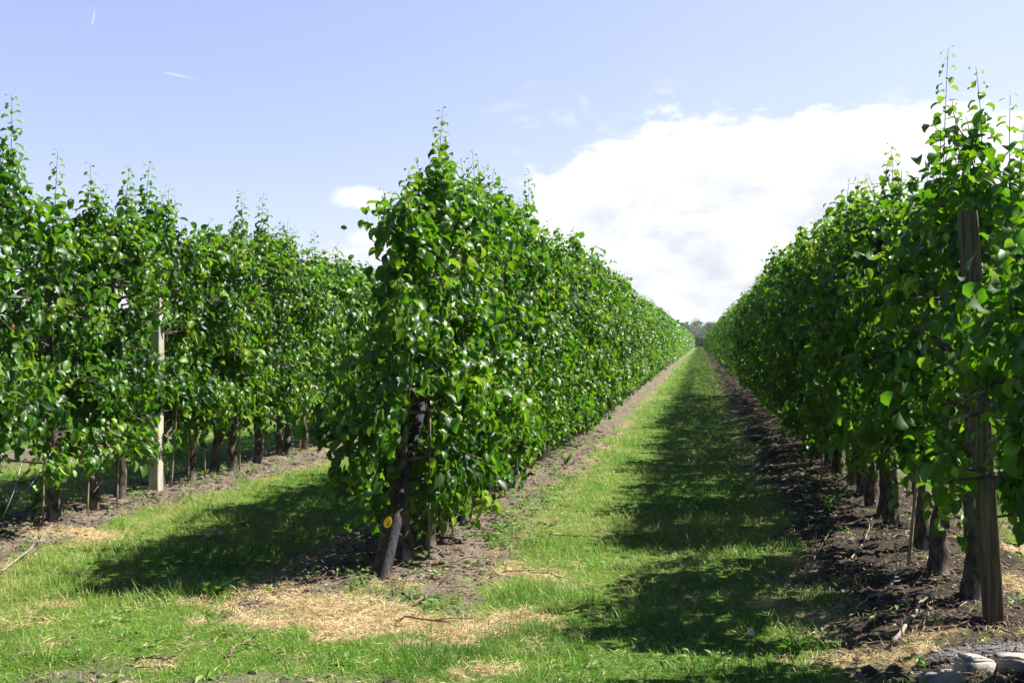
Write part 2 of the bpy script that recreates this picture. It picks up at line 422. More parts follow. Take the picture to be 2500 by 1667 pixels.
# ------------------------------------------------------------------ leaf templates
def leaf_tpl(curl, fold, rows, widths, petiole=0.0, twist=0.0, wid=0.34):
    """local axes: 0 side, 1 length, 2 normal; unit length"""
    pts = []; n = 24; seg = 1.0 / n; p = np.zeros(2); cen = [p.copy()]
    for k in range(n):
        a = -curl * ((k + 0.5) / n) ** 1.2
        p = p + seg * np.array([math.cos(a), math.sin(a)]); cen.append(p.copy())
    cen = np.array(cen)
    def c(t): return np.array([np.interp(t, np.linspace(0, 1, n + 1), cen[:, 0]), np.interp(t, np.linspace(0, 1, n + 1), cen[:, 1])])
    V = [[0, 0, 0]]; Fc = []
    prev = [0, 0, 0]; prev_single = True
    for t, w in zip(rows, widths):
        q = c(t)
        if w <= 0:
            V.append([0, q[0], q[1]]); i = len(V) - 1
            Fc += [[prev[0], prev[1], i], [prev[1], prev[2], i]]
            continue
        a = -curl * t ** 1.2
        up = np.array([-math.sin(a), math.cos(a)]) * fold * w * wid
        tw = twist * t * w * wid
        b = len(V)
        V += [[-w * wid, q[0] + up[0], q[1] + up[1] + tw], [0, q[0], q[1]], [w * wid, q[0] + up[0], q[1] + up[1] - tw]]
        if prev_single: Fc += [[0, b + 1, b], [0, b + 2, b + 1]]
        else:
            Fc += [[prev[0], prev[1], b + 1], [prev[0], b + 1, b], [prev[1], prev[2], b + 2], [prev[1], b + 2, b + 1]]
        prev = [b, b + 1, b + 2]; prev_single = False
    if petiole:
        b = len(V); V += [[-0.013, -petiole, 0.12 * petiole], [0.013, -petiole, 0.12 * petiole]]
        Fc += [[b, b + 1, 0]]
    V = np.array(V, float)
    return V, np.array(Fc)
R5 = [.16, .38, .64, .85, 1.0]; W5 = [.68, 1.0, .86, .42, 0]
R3 = [.22, .62, 1.0]; W3 = [.85, .88, 0]
T_HI = [leaf_tpl(cu, fo, R5, W5, 0.32, tw, wi) for cu, fo, tw, wi in ((0.4, 0.35, .2, .30), (0.9, 0.55, -.3, .33), (1.4, 0.40, .3, .29), (2.0, 0.7, 0, .32), (0.6, 1.1, .5, .32), (2.7, 0.45, -.2, .31))]
T_CURL = [leaf_tpl(cu, fo, R5, W5, 0.32, tw, wi) for cu, fo, tw, wi in ((1.5, 0.4, .2, .36), (2.2, 0.5, -.3, .38), (2.9, 0.35, .3, .36), (1.0, 0.5, .3, .36))]
T_MID = [leaf_tpl(cu, fo, R3, W3, 0, 0, wi) for cu, fo, wi in ((0.4, 0.3, .36), (1.1, 0.45, .36), (1.8, 0.3, .36))]
T_BLADE = [leaf_tpl(cu, 0.0, [.5, 1.0], [0.75, 0], 0, 0, .5) for cu in (0.2, 0.7, 1.3)]

def norm(a): return a / (np.linalg.norm(a, axis=-1, keepdims=True) + 1e-9)
def batch(P, L, N, S, tone, tpls, rng, wscale=None):
    """place templates at P along L with normal N (all (n,3)), sizes S"""
    P, L, N = np.asarray(P, float), norm(np.asarray(L, float)), np.asarray(N, float)
    N = norm(N - L * (N * L).sum(-1, keepdims=True)); X = np.cross(L, N)
    S = np.asarray(S, float); tone = np.asarray(tone, float)
    k = rng.integers(0, len(tpls), len(P))
    VV, FF, TT = [], [], []; off = 0
    for q, (tv, tf) in enumerate(tpls):
        ix = np.nonzero(k == q)[0]
        if not len(ix): continue
        ws = 1.0 if wscale is None else wscale[ix][:, None, None]
        v = P[ix, None, :] + S[ix, None, None] * (tv[None, :, 0:1] * ws * X[ix, None, :] + tv[None, :, 1:2] * L[ix, None, :] + tv[None, :, 2:3] * N[ix, None, :])
        VV.append(v.reshape(-1, 3)); nv = len(tv)
        FF.append((tf[None] + (np.arange(len(ix)) * nv)[:, None, None]).reshape(-1, 3) + off)
        TT.append(np.repeat(tone[ix], nv)); off += len(ix) * nv
    return np.vstack(VV), np.vstack(FF), np.concatenate(TT)

# ------------------------------------------------------------------ pear trees
def width_at(z, top):
    t = z / top
    return np.interp(t, [0, .12, .22, .38, .60, .80, .93, 1.0], [.22, .34, .44, .48, .44, .33, .20, .08])

NARROW = [1.0]
def make_tree_meshes(seed, top=2.75, lod=0, leaders=(), low=0.45, dens=1.0, reach=None, endcut=0.0, trunk_r=0.040, lean=(0, 0), front=0, fdir=-PI / 2, voids=12, carve=None, clear=False):
    """leaders: list of (dx, dy, height) upright shoots.  endcut: the crown's height on its -y side (row end)"""
    rng = rng_of(seed)
    if reach is None: reach = rng.uniform(0.80, 1.12)
    tb = MB()
    # trunk
    n = 22 if lod == 0 else (10 if lod == 1 else 5)
    zz = np.linspace(-0.08, top - 0.25, n) if lod else np.concatenate([np.linspace(-0.08, 0.8, 14), np.linspace(0.9, top - 0.25, 10)])
    wx = np.cumsum(rng.normal(0, 0.008, len(zz))); wy = np.cumsum(rng.normal(0, 0.008, len(zz)))
    wx -= wx[0]; wy -= wy[0]
    wx += lean[0] * zz; wy += lean[1] * zz
    rad = trunk_r * np.interp(zz, [-.08, 0.0, .10, .18, .30, .8, top], [1.55, 1.35, 1.30, 1.12, .98, .85, .22])
    path = np.stack([wx, wy, zz], -1)
    tb.tube(path, rad, 12 if lod == 0 else 6, 0.05 if lod == 0 else 0.0, rng)
    if lod == 0:   # knobs and pruning scars
        for _ in range(5):
            z0 = rng.uniform(0.02, 0.75); a = rng.uniform(0, 2 * PI)
            c = np.array([np.interp(z0, zz, wx), np.interp(z0, zz, wy), z0]); d = np.array([math.cos(a), math.sin(a), 0.5])
            tb.tube([c, c + d * trunk_r * 1.15, c + d * trunk_r * 1.4], [0.026, 0.02, 0.011], 7, 0.1, rng)
    P, L, N, S, T = [], [], [], [], []
    brown_P = []
    size0 = {0: 0.076, 1: 0.085, 2: 0.112}[lod]
    def rosette(c, outv, k, sz, tone0, spread=0.05, droop=1.0):
        outv = np.asarray(outv, float)
        a = rng.uniform(0, 2 * PI, k)
        r = rng.normal(0, 1, (k, 3)) * 0.55
        l = outv * 0.75 + r + np.array([0, 0, -droop])
        P.append(c + rng.normal(0, spread, (k, 3)) * [.85, .85, 1.25]); L.append(l)
        N.append(outv * 0.75 + np.array([0, 0, 0.65]) + rng.normal(0, 0.45, (k, 3)))
        S.append(sz * np.clip(rng.lognormal(-.07, .28, k), .4, 1.5)); T.append(np.clip(tone0 + rng.normal(0, 0.13, k), 0, 1))
    SP, SL, SN, SS, ST = [], [], [], [], []
    def shoot(base, tip, sz, tone0, bend=0.085, gap=0.030):
        base = np.asarray(base, float); tip = np.asarray(tip, float)
        ln = np.linalg.norm(tip - base); m = max(4, int(ln / gap))
        t = np.linspace(0, 1, m)
        side = rng.normal(0, bend, 3) * ln; side[2] = 0
        t = np.clip(t + rng.normal(0, .25 / m, m) * (t > 0) * (t < 1), 0, 1); t.sort()
        pts = base + (tip - base) * t[:, None] + side * np.sin(t * PI)[:, None]
        if lod < 2: tb.tube(pts[::2] if lod == 0 else pts[[0, m // 2, -1]], np.linspace(0.0048, 0.0012, len(pts[::2]) if lod == 0 else 3), 5, caps=False)
        az = rng.uniform(0, 2 * PI) + np.arange(m) * 2.4
        o = np.stack([np.cos(az), np.sin(az), np.zeros(m)], -1)
        sh = np.interp(t, [0, .6, .88, 1], [1.0, .95, .5, .22])
        SP.append(pts + o * 0.022); SL.append(o + np.array([0, 0, 0.5]) * (t[:, None] - 0.3) + rng.normal(0, .2, (m, 3)))
        SN.append(-o * 0.15 + np.array([0, 0, 1.0]) + rng.normal(0, .3, (m, 3)))
        SS.append(1.12 * sz * sh * rng.uniform(.85, 1.15, m)); ST.append(np.clip(tone0 + 0.42 * smooth(.55, 1, t) + rng.normal(0, .08, m), 0, 1))
    # limbs
    step = {0: 0.039, 1: 0.046, 2: 0.078}[lod] / dens
    z = low
    while z < top - 0.12:
        a = rng.uniform(0, 2 * PI)
        if (endcut or clear) and z < 1.35 and math.sin(a) < -.15: a = -a
        dx, dy = math.cos(a), math.sin(a)
        wxx = width_at(z, top) * reach * (float(np.interp(z, [.5, 1.0, 1.5, 1.9, 2.3], [1.20, 1.12, .80, .55, .42])) if endcut else 1.0) * (rng.uniform(0.55, 1.28) if lod < 2 else rng.uniform(.8, 1.1)); wyy = 0.52 * rng.uniform(0.7, 1.15)
        if z > top - 0.3: wyy *= 0.85
        end = np.array([dx * wxx, dy * wyy, 0.0])
        ln = np.linalg.norm(end)
        base = np.array([np.interp(z, zz, wx), np.interp(z, zz, wy), z - 0.05])
        rise = rng.uniform(-0.02, 0.16); drp = rng.uniform(0.02, 0.16)
        tt = np.linspace(0, 1, 6)
        pts = base + end * tt[:, None]
        pts[:, 2] += rise * np.sin(tt * PI * 0.6) - drp * tt ** 2.5
        pts[1:, :2] += rng.normal(0, 0.02, (5, 2))
        if lod < 2: tb.tube(pts if lod == 0 else pts[::2][[0, 1, 2]], np.linspace(0.014, 0.0035, 6 if lod == 0 else 3), 5, caps=False)
        tone0 = rng.uniform(0.22, 0.60) + (0.18 if rng.random() < .18 else 0)
        nclus = int(max(3, ln / 0.075)) if lod < 2 else int(max(2, ln / 0.12))
        for q in range(nclus):
            t = rng.uniform(0.15, 1.0) ** (0.55 if lod < 2 else .75)
            c = np.array([np.interp(t, tt, pts[:, i]) for i in range(3)])
            off = rng.normal(0, 0.055, 3); c = c + off
            o = np.array([dx * wxx, dy * wyy * 0.6, 0]) ; o = o / (np.linalg.norm(o) + 1e-6) + off * 5
            if c[2] > top - 0.25: o = o + np.array([0, 0, 0.5])
            rosette(c, o / np.linalg.norm(o), rng.integers(6, 11) if lod < 2 else 5, size0, tone0 + rng.normal(0, 0.10))
            if rng.random() < 0.16: brown_P.append(c + o / np.linalg.norm(o) * 0.05)
        if lod < 2 and rng.random() < 0.55:   # young shoot leaving the hedge
            c = pts[rng.integers(3, 6)]
            tip = c + np.array([dx, dy * 0.5, 0]) * rng.uniform(0.03, 0.13) + np.array([0, 0, rng.uniform(0.02, 0.16)])
            shoot(c, tip, size0 * 0.95, tone0 + 0.12)
        z += step * rng.uniform(0.6, 1.4)
    # fuller foliage on the open end of a row, hanging in front of the trunk
    for _ in range(front):
        zc = rng.uniform(low - .05, top - .2); a = rng.normal(fdir, 0.75); rr_ = rng.uniform(.12, .50) * float(np.interp(zc, [.5, 1.2, 1.6, 2.2], [1.15, 1.05, .55, .35]))
        c = np.array([math.cos(a) * rr_ * .95, math.sin(a) * rr_, zc])
        rosette(c, norm(np.array([math.cos(a), math.sin(a), .1])), rng.integers(6, 11), size0, rng.uniform(.3, .62))
    # crest: upright water shoots
    for _ in range(rng.integers(2, 5)):
        bx, by = rng.normal(0, 0.10), rng.uniform(-0.28, 0.28)
        b = np.array([bx, by, top - 0.25]); hgt = rng.uniform(0.10, 0.38)
        shoot(b, b + np.array([rng.normal(0, .05), rng.normal(0, .05), hgt + 0.16]), size0, rng.uniform(.35, .55))
    for _ in range(24 if lod < 2 else 8):
        c = np.array([rng.normal(0, 0.13), rng.uniform(-0.40, 0.40) * (0.5 if endcut else 1), top - rng.uniform(0.02, 0.40)])
        rosette(c, norm(np.array([c[0] * 4, 0, 1.0])), 6, size0, rng.uniform(.35, .65), 0.05, 0.3)
    for (lx, ly, lh) in leaders:
        b = np.array([lx * 0.4, ly * 0.4, min(top - 0.45, lh - 0.5)])
        shoot(b, (lx, ly, lh), size0 * 1.2, 0.45, bend=0.03, gap=0.022)
        for q in range(7):
            c = b + (np.array([lx, ly, lh]) - b) * rng.uniform(0.05, 0.62)
            shoot(c, c + np.array([rng.normal(0, .06), rng.normal(0, .08), rng.uniform(.08, .26)]), size0, .45)
    # stray leaves low on the trunk
    for _ in range(rng.integers(0, 3)):
        c = np.array([rng.normal(0, 0.05), rng.normal(0, 0.05), rng.uniform(0.22, 0.5)])
        rosette(c, norm(np.array([rng.normal(), rng.normal(), 0.1])), 4, size0 * .8, 0.6, 0.04)
    P = np.vstack(P); L = np.vstack(L); N = np.vstack(N); S = np.concatenate(S); T = np.concatenate(T)
    if False:      # rounded end of the row: nothing above the slope on the -y side
        keep = P[:, 2] < top - endcut * np.clip(-(P[:, 1] + 0.05), 0, 1) + 0.08
        keep |= P[:, 1] > 0
        P, L, N, S, T = P[keep], L[keep], N[keep], S[keep], T[keep]
    # openings in the canopy
    for _ in range(voids):
        a = rng.uniform(0, 2 * PI); c = np.array([math.cos(a) * rng.uniform(.1, .45), math.sin(a) * .35, rng.uniform(low + .2, top - .15)])
        d = (P - c) / (np.array([.22, .12, .11]) * rng.uniform(.6, 1.35)); keep = (d * d).sum(1) > 1
        P, L, N, S, T = P[keep], L[keep], N[keep], S[keep], T[keep]
    if carve is not None:
        keep = ~carve(P)
        P, L, N, S, T = P[keep], L[keep], N[keep], S[keep], T[keep]
    V, Fc, tone = batch(P, L, N, S, T, T_HI if lod == 0 else T_MID, rng)
    if SP:
        v2, f2, t2 = batch(np.vstack(SP), np.vstack(SL), np.vstack(SN), np.concatenate(SS), np.concatenate(ST), T_CURL if lod == 0 else T_MID, rng)
        Fc = np.vstack([Fc, f2 + len(V)]); V = np.vstack([V, v2]); tone = np.concatenate([tone, t2])
    mi = np.zeros(len(Fc), int)
    if brown_P and lod < 2:
        bp = np.repeat(np.array(brown_P), 7, axis=0); m = len(bp)
        v2, f2, t2 = batch(bp + rng.normal(0, .008, (m, 3)), rng.normal(0, 1, (m, 3)) + np.array([0, 0, .6]), rng.normal(0, 1, (m, 3)), rng.uniform(.025, .05, m), np.zeros(m), T_MID, rng, np.full(m, 0.3))
        Fc = np.vstack([Fc, f2 + len(V)]); V = np.vstack([V, v2]); tone = np.concatenate([tone, t2]); mi = np.concatenate([mi, np.ones(len(f2), int)])
    cm = mesh_np('crown', V, Fc, [M_LEAF, M_BROWN], dict(tone=tone), mi)
    tm = tb.mesh('trunk', M_BARK)
    return tm, cm

def place_tree(x, y, meshes, label, group, rotz=0.0, sz=1.0, flip=False):
    r = bpy.data.objects.new('pear_tree', None); COL.objects.link(r)
    r.location = (x, y, gz1(x, y) - 0.01); r.rotation_euler = (0, 0, rotz)
    r.scale = (sz if not flip else -sz, sz, sz)
    r.empty_display_size = 0.3
    tag(r, label, 'tree', group)
    for nm, me in zip(('trunk', 'crown'), meshes):
        c = bpy.data.objects.new(nm, me); COL.objects.link(c); c.parent = r
    return r

# library of crowns shared by the trees farther along
LIB = {0: [make_tree_meshes(500 + i, 2.72, 0) for i in range(8)],
       1: [make_tree_meshes(600 + i, 2.72, 1) for i in range(8)],
       2: [make_tree_meshes(700 + i, 2.68, 2) for i in range(6)]}

ORD = ['first', 'second', 'third', 'fourth', 'fifth', 'sixth', 'seventh', 'eighth', 'ninth', 'tenth', 'eleventh', 'twelfth', 'thirteenth', 'fourteenth', 'fifteenth',
       'sixteenth', 'seventeenth', 'eighteenth', 'nineteenth', 'twentieth']

rs = random.Random(4)
# (y, x offset, top) of the trees near the camera, measured from the photograph
def base_list(X, pix):
    out = []
    for dx, dy in pix:
        gx, gy = ground_pt(dx, dy)
        out.append(in_row(X, dx, dy)[0])
    return out
A_Y = sorted(base_list(XA, [(117, 1170), (208, 1150), (279, 1138), (445, 1110), (493, 1095), (530, 1083), (585, 1065), (640, 1053), (660, 1047), (702, 1033), (737, 1027), (775, 1020)]))
A_Y = sorted(A_Y + [in_row(XA, 358, 1127)[0] + 0.12])
A_Y = [A_Y[0] - 2.2, A_Y[0] - 1.5, A_Y[0] - 0.75] + A_Y
B_Y = [6.80, 7.32, 7.85, 8.45, 9.05, 9.65, 10.25]
C_Y = [4.38, 4.84] + sorted(base_list(XC, [(2225, 1425), (2165, 1375), (2050, 1300), (1975, 1205)])) + [7.62, 9.0, 9.6, 10.2]
C_Y = sorted(C_Y)
TOPS = {'A': lambda y: 2.54 + 0.08 * math.sin(y * 2.1) + 0.06 * math.sin(y * 5.3), 'B': lambda y: float(np.interp(y, [6.3, 6.9, 7.6, 8.6, 10, 13, 20], [2.10, 2.22, 2.50, 2.66, 2.68, 2.66, 2.66])) + 0.05 * math.sin(y * 2.9),
        'C': lambda y: float(np.interp(y, [4.4, 5.0, 5.6, 6.3, 7, 9, 12], [1.78, 1.86, 2.35, 2.22, 2.25, 2.45, 2.62])) + 0.06 * math.sin(y * 3.3), 'Z': lambda y: 2.45, 'D': lambda y: 2.6}
# tall shoots seen against the sky: (row, pixel x, pixel y)
LEAD = {'A': [(30, 225), (125, 352), (205, 385), (300, 390), (352, 380), (395, 440), (550, 440), (600, 455), (720, 530), (675, 530), (770, 560)],
        'B': [(1022, 262), (965, 322), (900, 402), (1120, 355), (1272, 392)],
        'C': [(2187, 135), (2235, 185), (2330, 250), (2045, 350), (1955, 480), (1895, 505)]}
def lead_pts(row):
    out = []
    for dx, dy in LEAD.get(row, []):
        out.append(in_row(ROWS[row][0] + (0.25 if (row == 'B' and dx > 1100) else 0), dx, dy))
    return out
GROUPS = {'A': 'pear trees of the left row', 'B': 'pear trees of the middle row', 'C': 'pear trees of the right row', 'Z': 'pear trees behind the left row', 'D': 'pear trees behind the right row'}
ROWNAME = {'A': 'left row', 'B': 'middle row', 'C': 'right row', 'Z': 'row behind the left row', 'D': 'row behind the right row'}

def carve_post(Q, ox=XB, oy=0):
    """drops leaves along the camera sight line to the leaning post"""
    x, y, z = Q[:, 0] + ox, Q[:, 1] + oy, Q[:, 2]
    py = 6.18 + 0.93 * z
    return (z < 1.08) & (y < py + .05) & (np.abs(x - (-1.81 + .26 * (py - y))) < .12)
def carve_square(Q, ox=XC, oy=0):
    x, y, z = Q[:, 0] + ox, Q[:, 1] + oy, Q[:, 2]
    return ((z < 1.22) | ((z > 1.75) & (z < 1.98) & (y > 5.2))) & (y < 5.85) & (y > 3.4) & (np.abs(x - (1.43 - .06 * z) * y / 5.72) < .095)
def carve_conc(Q, ox=XA, oy=0):
    x, y, z = Q[:, 0] + ox, Q[:, 1] + oy, Q[:, 2]
    return ((z < .82) | ((z > 1.25) & (z < 1.92) & (np.sin(z * 23) > -.35))) & (y < yA_ + .05) & (np.abs(x - XA * y / yA_) < .085)
yA_ = in_row(XA, 358, 1127)[0]
TREES = {}
def plant_row(row, near, y_end, spacing, x):
    ys = list(near); y = ys[-1]
    while y < y_end:
        y += spacing * rs.uniform(0.88, 1.12); ys.append(y)
    leads = lead_pts(row)
    used = [min(range(len(ys)), key=lambda i: abs(ys[i] - ly)) for ly, lh in leads]
    TREES[row] = ys
    for i, y in enumerate(ys):
        rx = x + rs.uniform(-0.03, 0.03)
        top = TOPS[row](y) + (rs.uniform(-.11, .11) if i > 1 else 0)
        ld = [((0.12 if row == 'B' and leads[k][1] < 2.9 else 0.0), leads[k][0] - y, leads[k][1] + .05) for k, u in enumerate(used) if u == i]
        lod = 0 if y < 13.5 else (1 if y < 30 else 2)
        rotz = 0; sz = 1.0; flip = False
        if i < len(near) + 1 and row in 'ABC' or ld:
            me = make_tree_meshes(1000 + ord(row) * 40 + i, top, lod, ld, low=(0.42 if row == 'B' and i < 4 else 0.5 if row == 'B' else 0.74 if row == 'C' else 0.60), dens=1.08 if row != 'C' else 1.15,
                                  reach=({0: 1.0, 1: 1.0}.get(i) if row == 'B' else {0: .7, 1: .75, 2: .85}.get(i) if row == 'C' else None), trunk_r=0.047 if row in 'C' else 0.042,
                                  lean=(rs.uniform(-.03, .03), rs.uniform(-.06, .06)), front={0: 190, 1: 60}.get(i, 0) if row == 'B' else ({2: 60, 3: 40}.get(i, 0) if row == 'C' else {6: 30, 8: 30}.get(i, 15)),
                                  endcut=(1 if row == 'B' and i < 2 else 0), clear=(row == 'C' and i < 4), voids=(22 if row == 'B' and i < 3 else 8 if row == 'A' else 12), fdir=(-PI / 4 if row == 'A' else -PI / 2), carve=((lambda Q, oy=y, ox=rx: carve_post(Q, ox, oy)) if row == 'B' and i < 3 else (lambda Q, oy=y, ox=rx: carve_square(Q, ox, oy)) if row == 'C' and i < 4 else (lambda Q, oy=y, ox=rx: carve_conc(Q, ox, oy)) if row == 'A' and 4 < i < 10 else None))
        else:
            me = rs.choice(LIB[lod]); rotz = rs.choice([0, PI]) + rs.uniform(-.25, .25); sz = top / 2.72 * rs.uniform(0.94, 1.05); flip = rs.random() < 0.5
        place_tree(rx, y, me, tree_label(row, i, len(ys)), GROUPS[row], rotz, sz, flip)

def tree_label(row, i, n):
    if row == 'B':
        if i == 0: return 'leafy pear tree hiding the leaning dark post at the end of the middle row'
        if i < 20: return f'{ORD[i]} pear tree from the leaning post in the middle row'
        return 'small distant pear tree merged into the sunlit side of the middle row'
    if row == 'C':
        if i == 0: return 'pear tree nearest the camera, almost wholly beyond the right edge of the photo'
        if i == 1: return 'leafy pear tree at the right edge with its trunk out of the photo'
        if i == 2: return 'pear tree with thick dark trunk touching the square post on the right'
        if i == 3: return 'pear tree with split pale grey trunk just left of the square right post'
        if i < 20: return f'{ORD[i]} pear tree from the near end of the shaded right row'
        return 'small distant pear tree merged into the shaded side of the right row'
    if row == 'A':
        if i < 3: return ['pear tree beyond the left edge with only outer leaves in view', 'pear tree left of the pale guy wires at the left edge', 'pear tree at the left edge carrying a tall leafy shoot'][i]
        if i == 3: return 'pear tree with thick bare lower trunk nearest the left edge'
        if i == 4: return 'pear tree second to the left of the concrete post in the left row'
        if i == 5: return 'pear tree just left of the concrete post in the left row'
        if i == 6: return 'pear tree directly behind the concrete post in the left row'
        if i < 20: return f'{ORD[i - 7]} pear tree right of the concrete post in the left row'
        return 'distant pear tree of the left row partly hidden behind the middle row'
    if row == 'Z': return 'pear tree glimpsed through gaps behind the left row'
    return 'pear tree glimpsed between trunks behind the right row'

plant_row('A', A_Y, 42, 0.62, XA)
plant_row('B', B_Y, 62, 0.60, XB)
plant_row('C', C_Y, 60, 0.60, XC)
plant_row('Z', [21.0], 34, 0.75, XZ)
plant_row('D', [7.2], 19, 0.70, XD)
print('trees', sum(len(v) for v in TREES.values()))

# far ends of the rows, beyond the trees one can tell apart: one mass
def far_rows():
    rng = rng_of(77)
    P, L, N, S, T = [], [], [], [], []
    for X, y0, y1, mul in ((XB, 62.5, 262, 1), (XC, 60.5, 262, 1), (XA, 42.5, 262, .5), (XZ, 34.5, 200, .35), (XD, 60, 262, .3)):
        y = y0
        while y < y1:
            k = int(mul * 230 * (60 / y) ** 0.8); dy = 1.0
            z = rng.uniform(0.35, 2.75 , k); w = width_at(z, 2.75 + 0.1 * math.sin(y * 1.7))
            sd = np.sign(rng.normal(0, 1, k)); fx = sd * w * rng.uniform(0.45, 1.1, k)
            z = z + np.where(np.abs(fx) < .2, 0.1, 0)
            o = np.stack([sd, rng.normal(0, .4, k), np.full(k, 0.2)], -1)
            P.append(np.stack([X + fx, y + rng.uniform(0, dy, k), z], -1)); L.append(o * .6 + rng.normal(0, .5, (k, 3)) + [0, 0, -.7])
            N.append(o + rng.normal(0, .5, (k, 3)) + [0, 0, .6]); S.append(rng.uniform(.12, .22, k) * (y / 60) ** 0.55); T.append(np.clip(rng.normal(.5, .16, k), 0, 1))
            y += dy
    V, Fc, t = batch(np.vstack(P), np.vstack(L), np.vstack(N), np.concatenate(S), np.concatenate(T), T_MID, rng)
    # dense dark twiggy core
    o = link('distant_pear_trees', mesh_np('distant_pear_trees', V, Fc, M_LEAF, dict(tone=t)))
    tag(o, 'far ends of the pear rows running together towards the dark hedge', 'orchard rows', None, 'stuff')
far_rows()

# ------------------------------------------------------------------ background: hedge and trees
def crown_mass(rng, n, c, r, size, tones=(0.2, 0.8), lumps=9, flat=False):
    """leaf clumps spread through several lobes"""
    lo = rng.normal(0, 0.42, (lumps, 3)) * r * np.array([1, 1, .8]); lr = rng.uniform(0.32, 0.55, lumps)
    k = rng.integers(0, lumps, n); d = norm(rng.normal(0, 1, (n, 3)))
    P = np.array(c) + lo[k] + d * lr[k][:, None] * r * rng.uniform(0.6, 1.05, (n, 1))
    return P, d + rng.normal(0, .4, (n, 3)) + [0, 0, -.4], d + [0, 0, .4] + rng.normal(0, .3, (n, 3)), size * rng.uniform(.6, 1.3, n), np.clip(rng.uniform(*tones, lumps)[k] + rng.normal(0, .1, n), 0, 1)

def hedge():
    rng = rng_of(5)
    root = link('hedge', None, None, (-0.2, 266, 0))
    tag(root, 'dark clipped hedge closing the far end of the grass lane', 'hedge')
    n = 9000
    x = rng.uniform(-14, 14, n); face = rng.random(n) < .6
    y = np.where(face, rng.normal(-1.0, .08, n), rng.uniform(-1, 1, n)); z = np.where(face, rng.uniform(0, 2.25, n), rng.normal(2.25, .05, n))
    d = np.where(face[:, None], [0, -1.0, .1], [0, 0, 1.0])
    V, Fc, t = batch(np.stack([x, y, z], -1), rng.normal(0, 1, (n, 3)), d + rng.normal(0, .3, (n, 3)), rng.uniform(.18, .32, n), rng.uniform(0, .5, n), T_MID, rng)
    o = link('crown', mesh_np('hedge_crown', V, Fc, M_FAR, dict(tone=t)), root)
    tb = MB()
    for i in range(30): tb.tube([(-14 + i * .97, 0, -.1), (-14 + i * .97, .05, 1.2), (-13.9 + i * .97, 0, 2.0)], [.07, .05, .03], 5)
    link('trunk', tb.mesh('hedge_stems', M_BARK), root)
hedge()

def far_tree(dx, top_dy, dist, wid, seed, label, bare=False, tones=(.2, .8)):
    rng = rng_of(seed)
    u = dx / .9408 - 1250; xc = u / F * dist
    X = xc * math.cos(TH) - dist * math.sin(TH); Y = xc * math.sin(TH) + dist * math.cos(TH)
    hgt = H + (833.5 - top_dy / .9408) / F * dist
    root = link('tree', None, None, (X, Y, -0.1)); tag(root, label, 'tree', 'trees on the horizon beyond the hedge')
    tb = MB()
    tb.tube([(0, 0, -.2), (0.1, 0, hgt * .3), (0, .1, hgt * .62), (0, 0, hgt * .9)], [hgt * .03, hgt * .024, hgt * .014, hgt * .005], 7)
    nb = 46 if bare else 9
    ends = []
    for i in range(nb):
        z0 = rng.uniform(.3, .85) * hgt; a = rng.uniform(0, 2 * PI); ln = wid * rng.uniform(.5, 1.0) * (1.15 - z0 / hgt * .7)
        e = np.array([math.cos(a) * ln, math.sin(a) * ln, z0 + ln * rng.uniform(.5, 1.1)]); e[2] = min(e[2], hgt)
        b = np.array([0, 0, z0 * .85]); mid = (b + e) / 2 + rng.normal(0, .2, 3)
        tb.tube([b, mid, e], [.08, .05, .02], 5, caps=False); ends.append(e)
        if bare:
            for _ in range(7):
                s = b + (e - b) * rng.uniform(.35, 1); q = s + norm(rng.normal(0, 1, 3) + [0, 0, .9]) * rng.uniform(.5, 1.3); q[2] = min(q[2], hgt * 1.02)
                tb.tube([s, (s + q) / 2 + rng.normal(0, .06, 3), q], [.03, .022, .010], 4, caps=False)
    link('trunk', tb.mesh('far_trunk', M_TWIGP if bare else M_BARK), root)
    if bare:
        e = np.array(ends); k = rng.integers(0, len(e), 260); P = e[k] + rng.normal(0, .7, (260, 3)); m = 260
        V, Fc, t = batch(P, rng.normal(0, 1, (m, 3)), rng.normal(0, 1, (m, 3)), rng.uniform(.12, .22, m), rng.uniform(.4, .9, m), T_MID, rng)
    else:
        n = 2600
        out = [crown_mass(rng, n // 2, (0, 0, hgt * .60), np.array([wid, wid, hgt * .42]), .34, tones), crown_mass(rng, n // 2, (0, 0, hgt * .34), np.array([wid * 1.1, wid * 1.1, hgt * .34]), .38, tones)]
        P, L, N, S, T = [np.concatenate(q) for q in zip(*out)]
        k = P[:, 2] < hgt; P[:, 2] = np.maximum(P[:, 2], .3)
        V, Fc, t = batch(P[k], L[k], N[k], S[k], T[k], T_MID, rng)
    link('crown', mesh_np('far_crown', V, Fc, M_FAR, dict(tone=t)), root)
far = [(1545, 752, 400, 4.2, 'rounded dark tree just clear of the middle row'), (1572, 748, 430, 4.4, 'dense green tree left of the pale bare tree'),
       (1588, 745, 455, 3.6, 'bushy tree standing at the left foot of the pale bare tree'), (1617, 745, 440, 3.6, 'bushy tree behind the right side of the pale bare tree'),
       (1631, 739, 420, 2.2, 'slim taller tree right of the pale bare tree'), (1652, 744, 450, 4.2, 'broad dark tree left of the right row'),
       (1676, 741, 430, 4.2, 'wide tree half hidden by the right row'), (1700, 742, 445, 4.6, 'tree almost hidden behind the right row'),
       (1603, 765, 330, 2.0, 'small pale round tree just above the dark hedge'), (1590, 770, 345, 1.9, 'low grey green bush above the left end of the dark hedge'),
       (1618, 768, 350, 1.9, 'low bush above the right end of the dark hedge'), (1520, 752, 440, 4.6, 'far tree mostly hidden by the middle row')]
for i, (dx, dy, ds, w, lb) in enumerate(far):
    far_tree(dx, dy, ds, w, 300 + i, lb, False, (.55, .95) if i == 8 else (.15, .65))
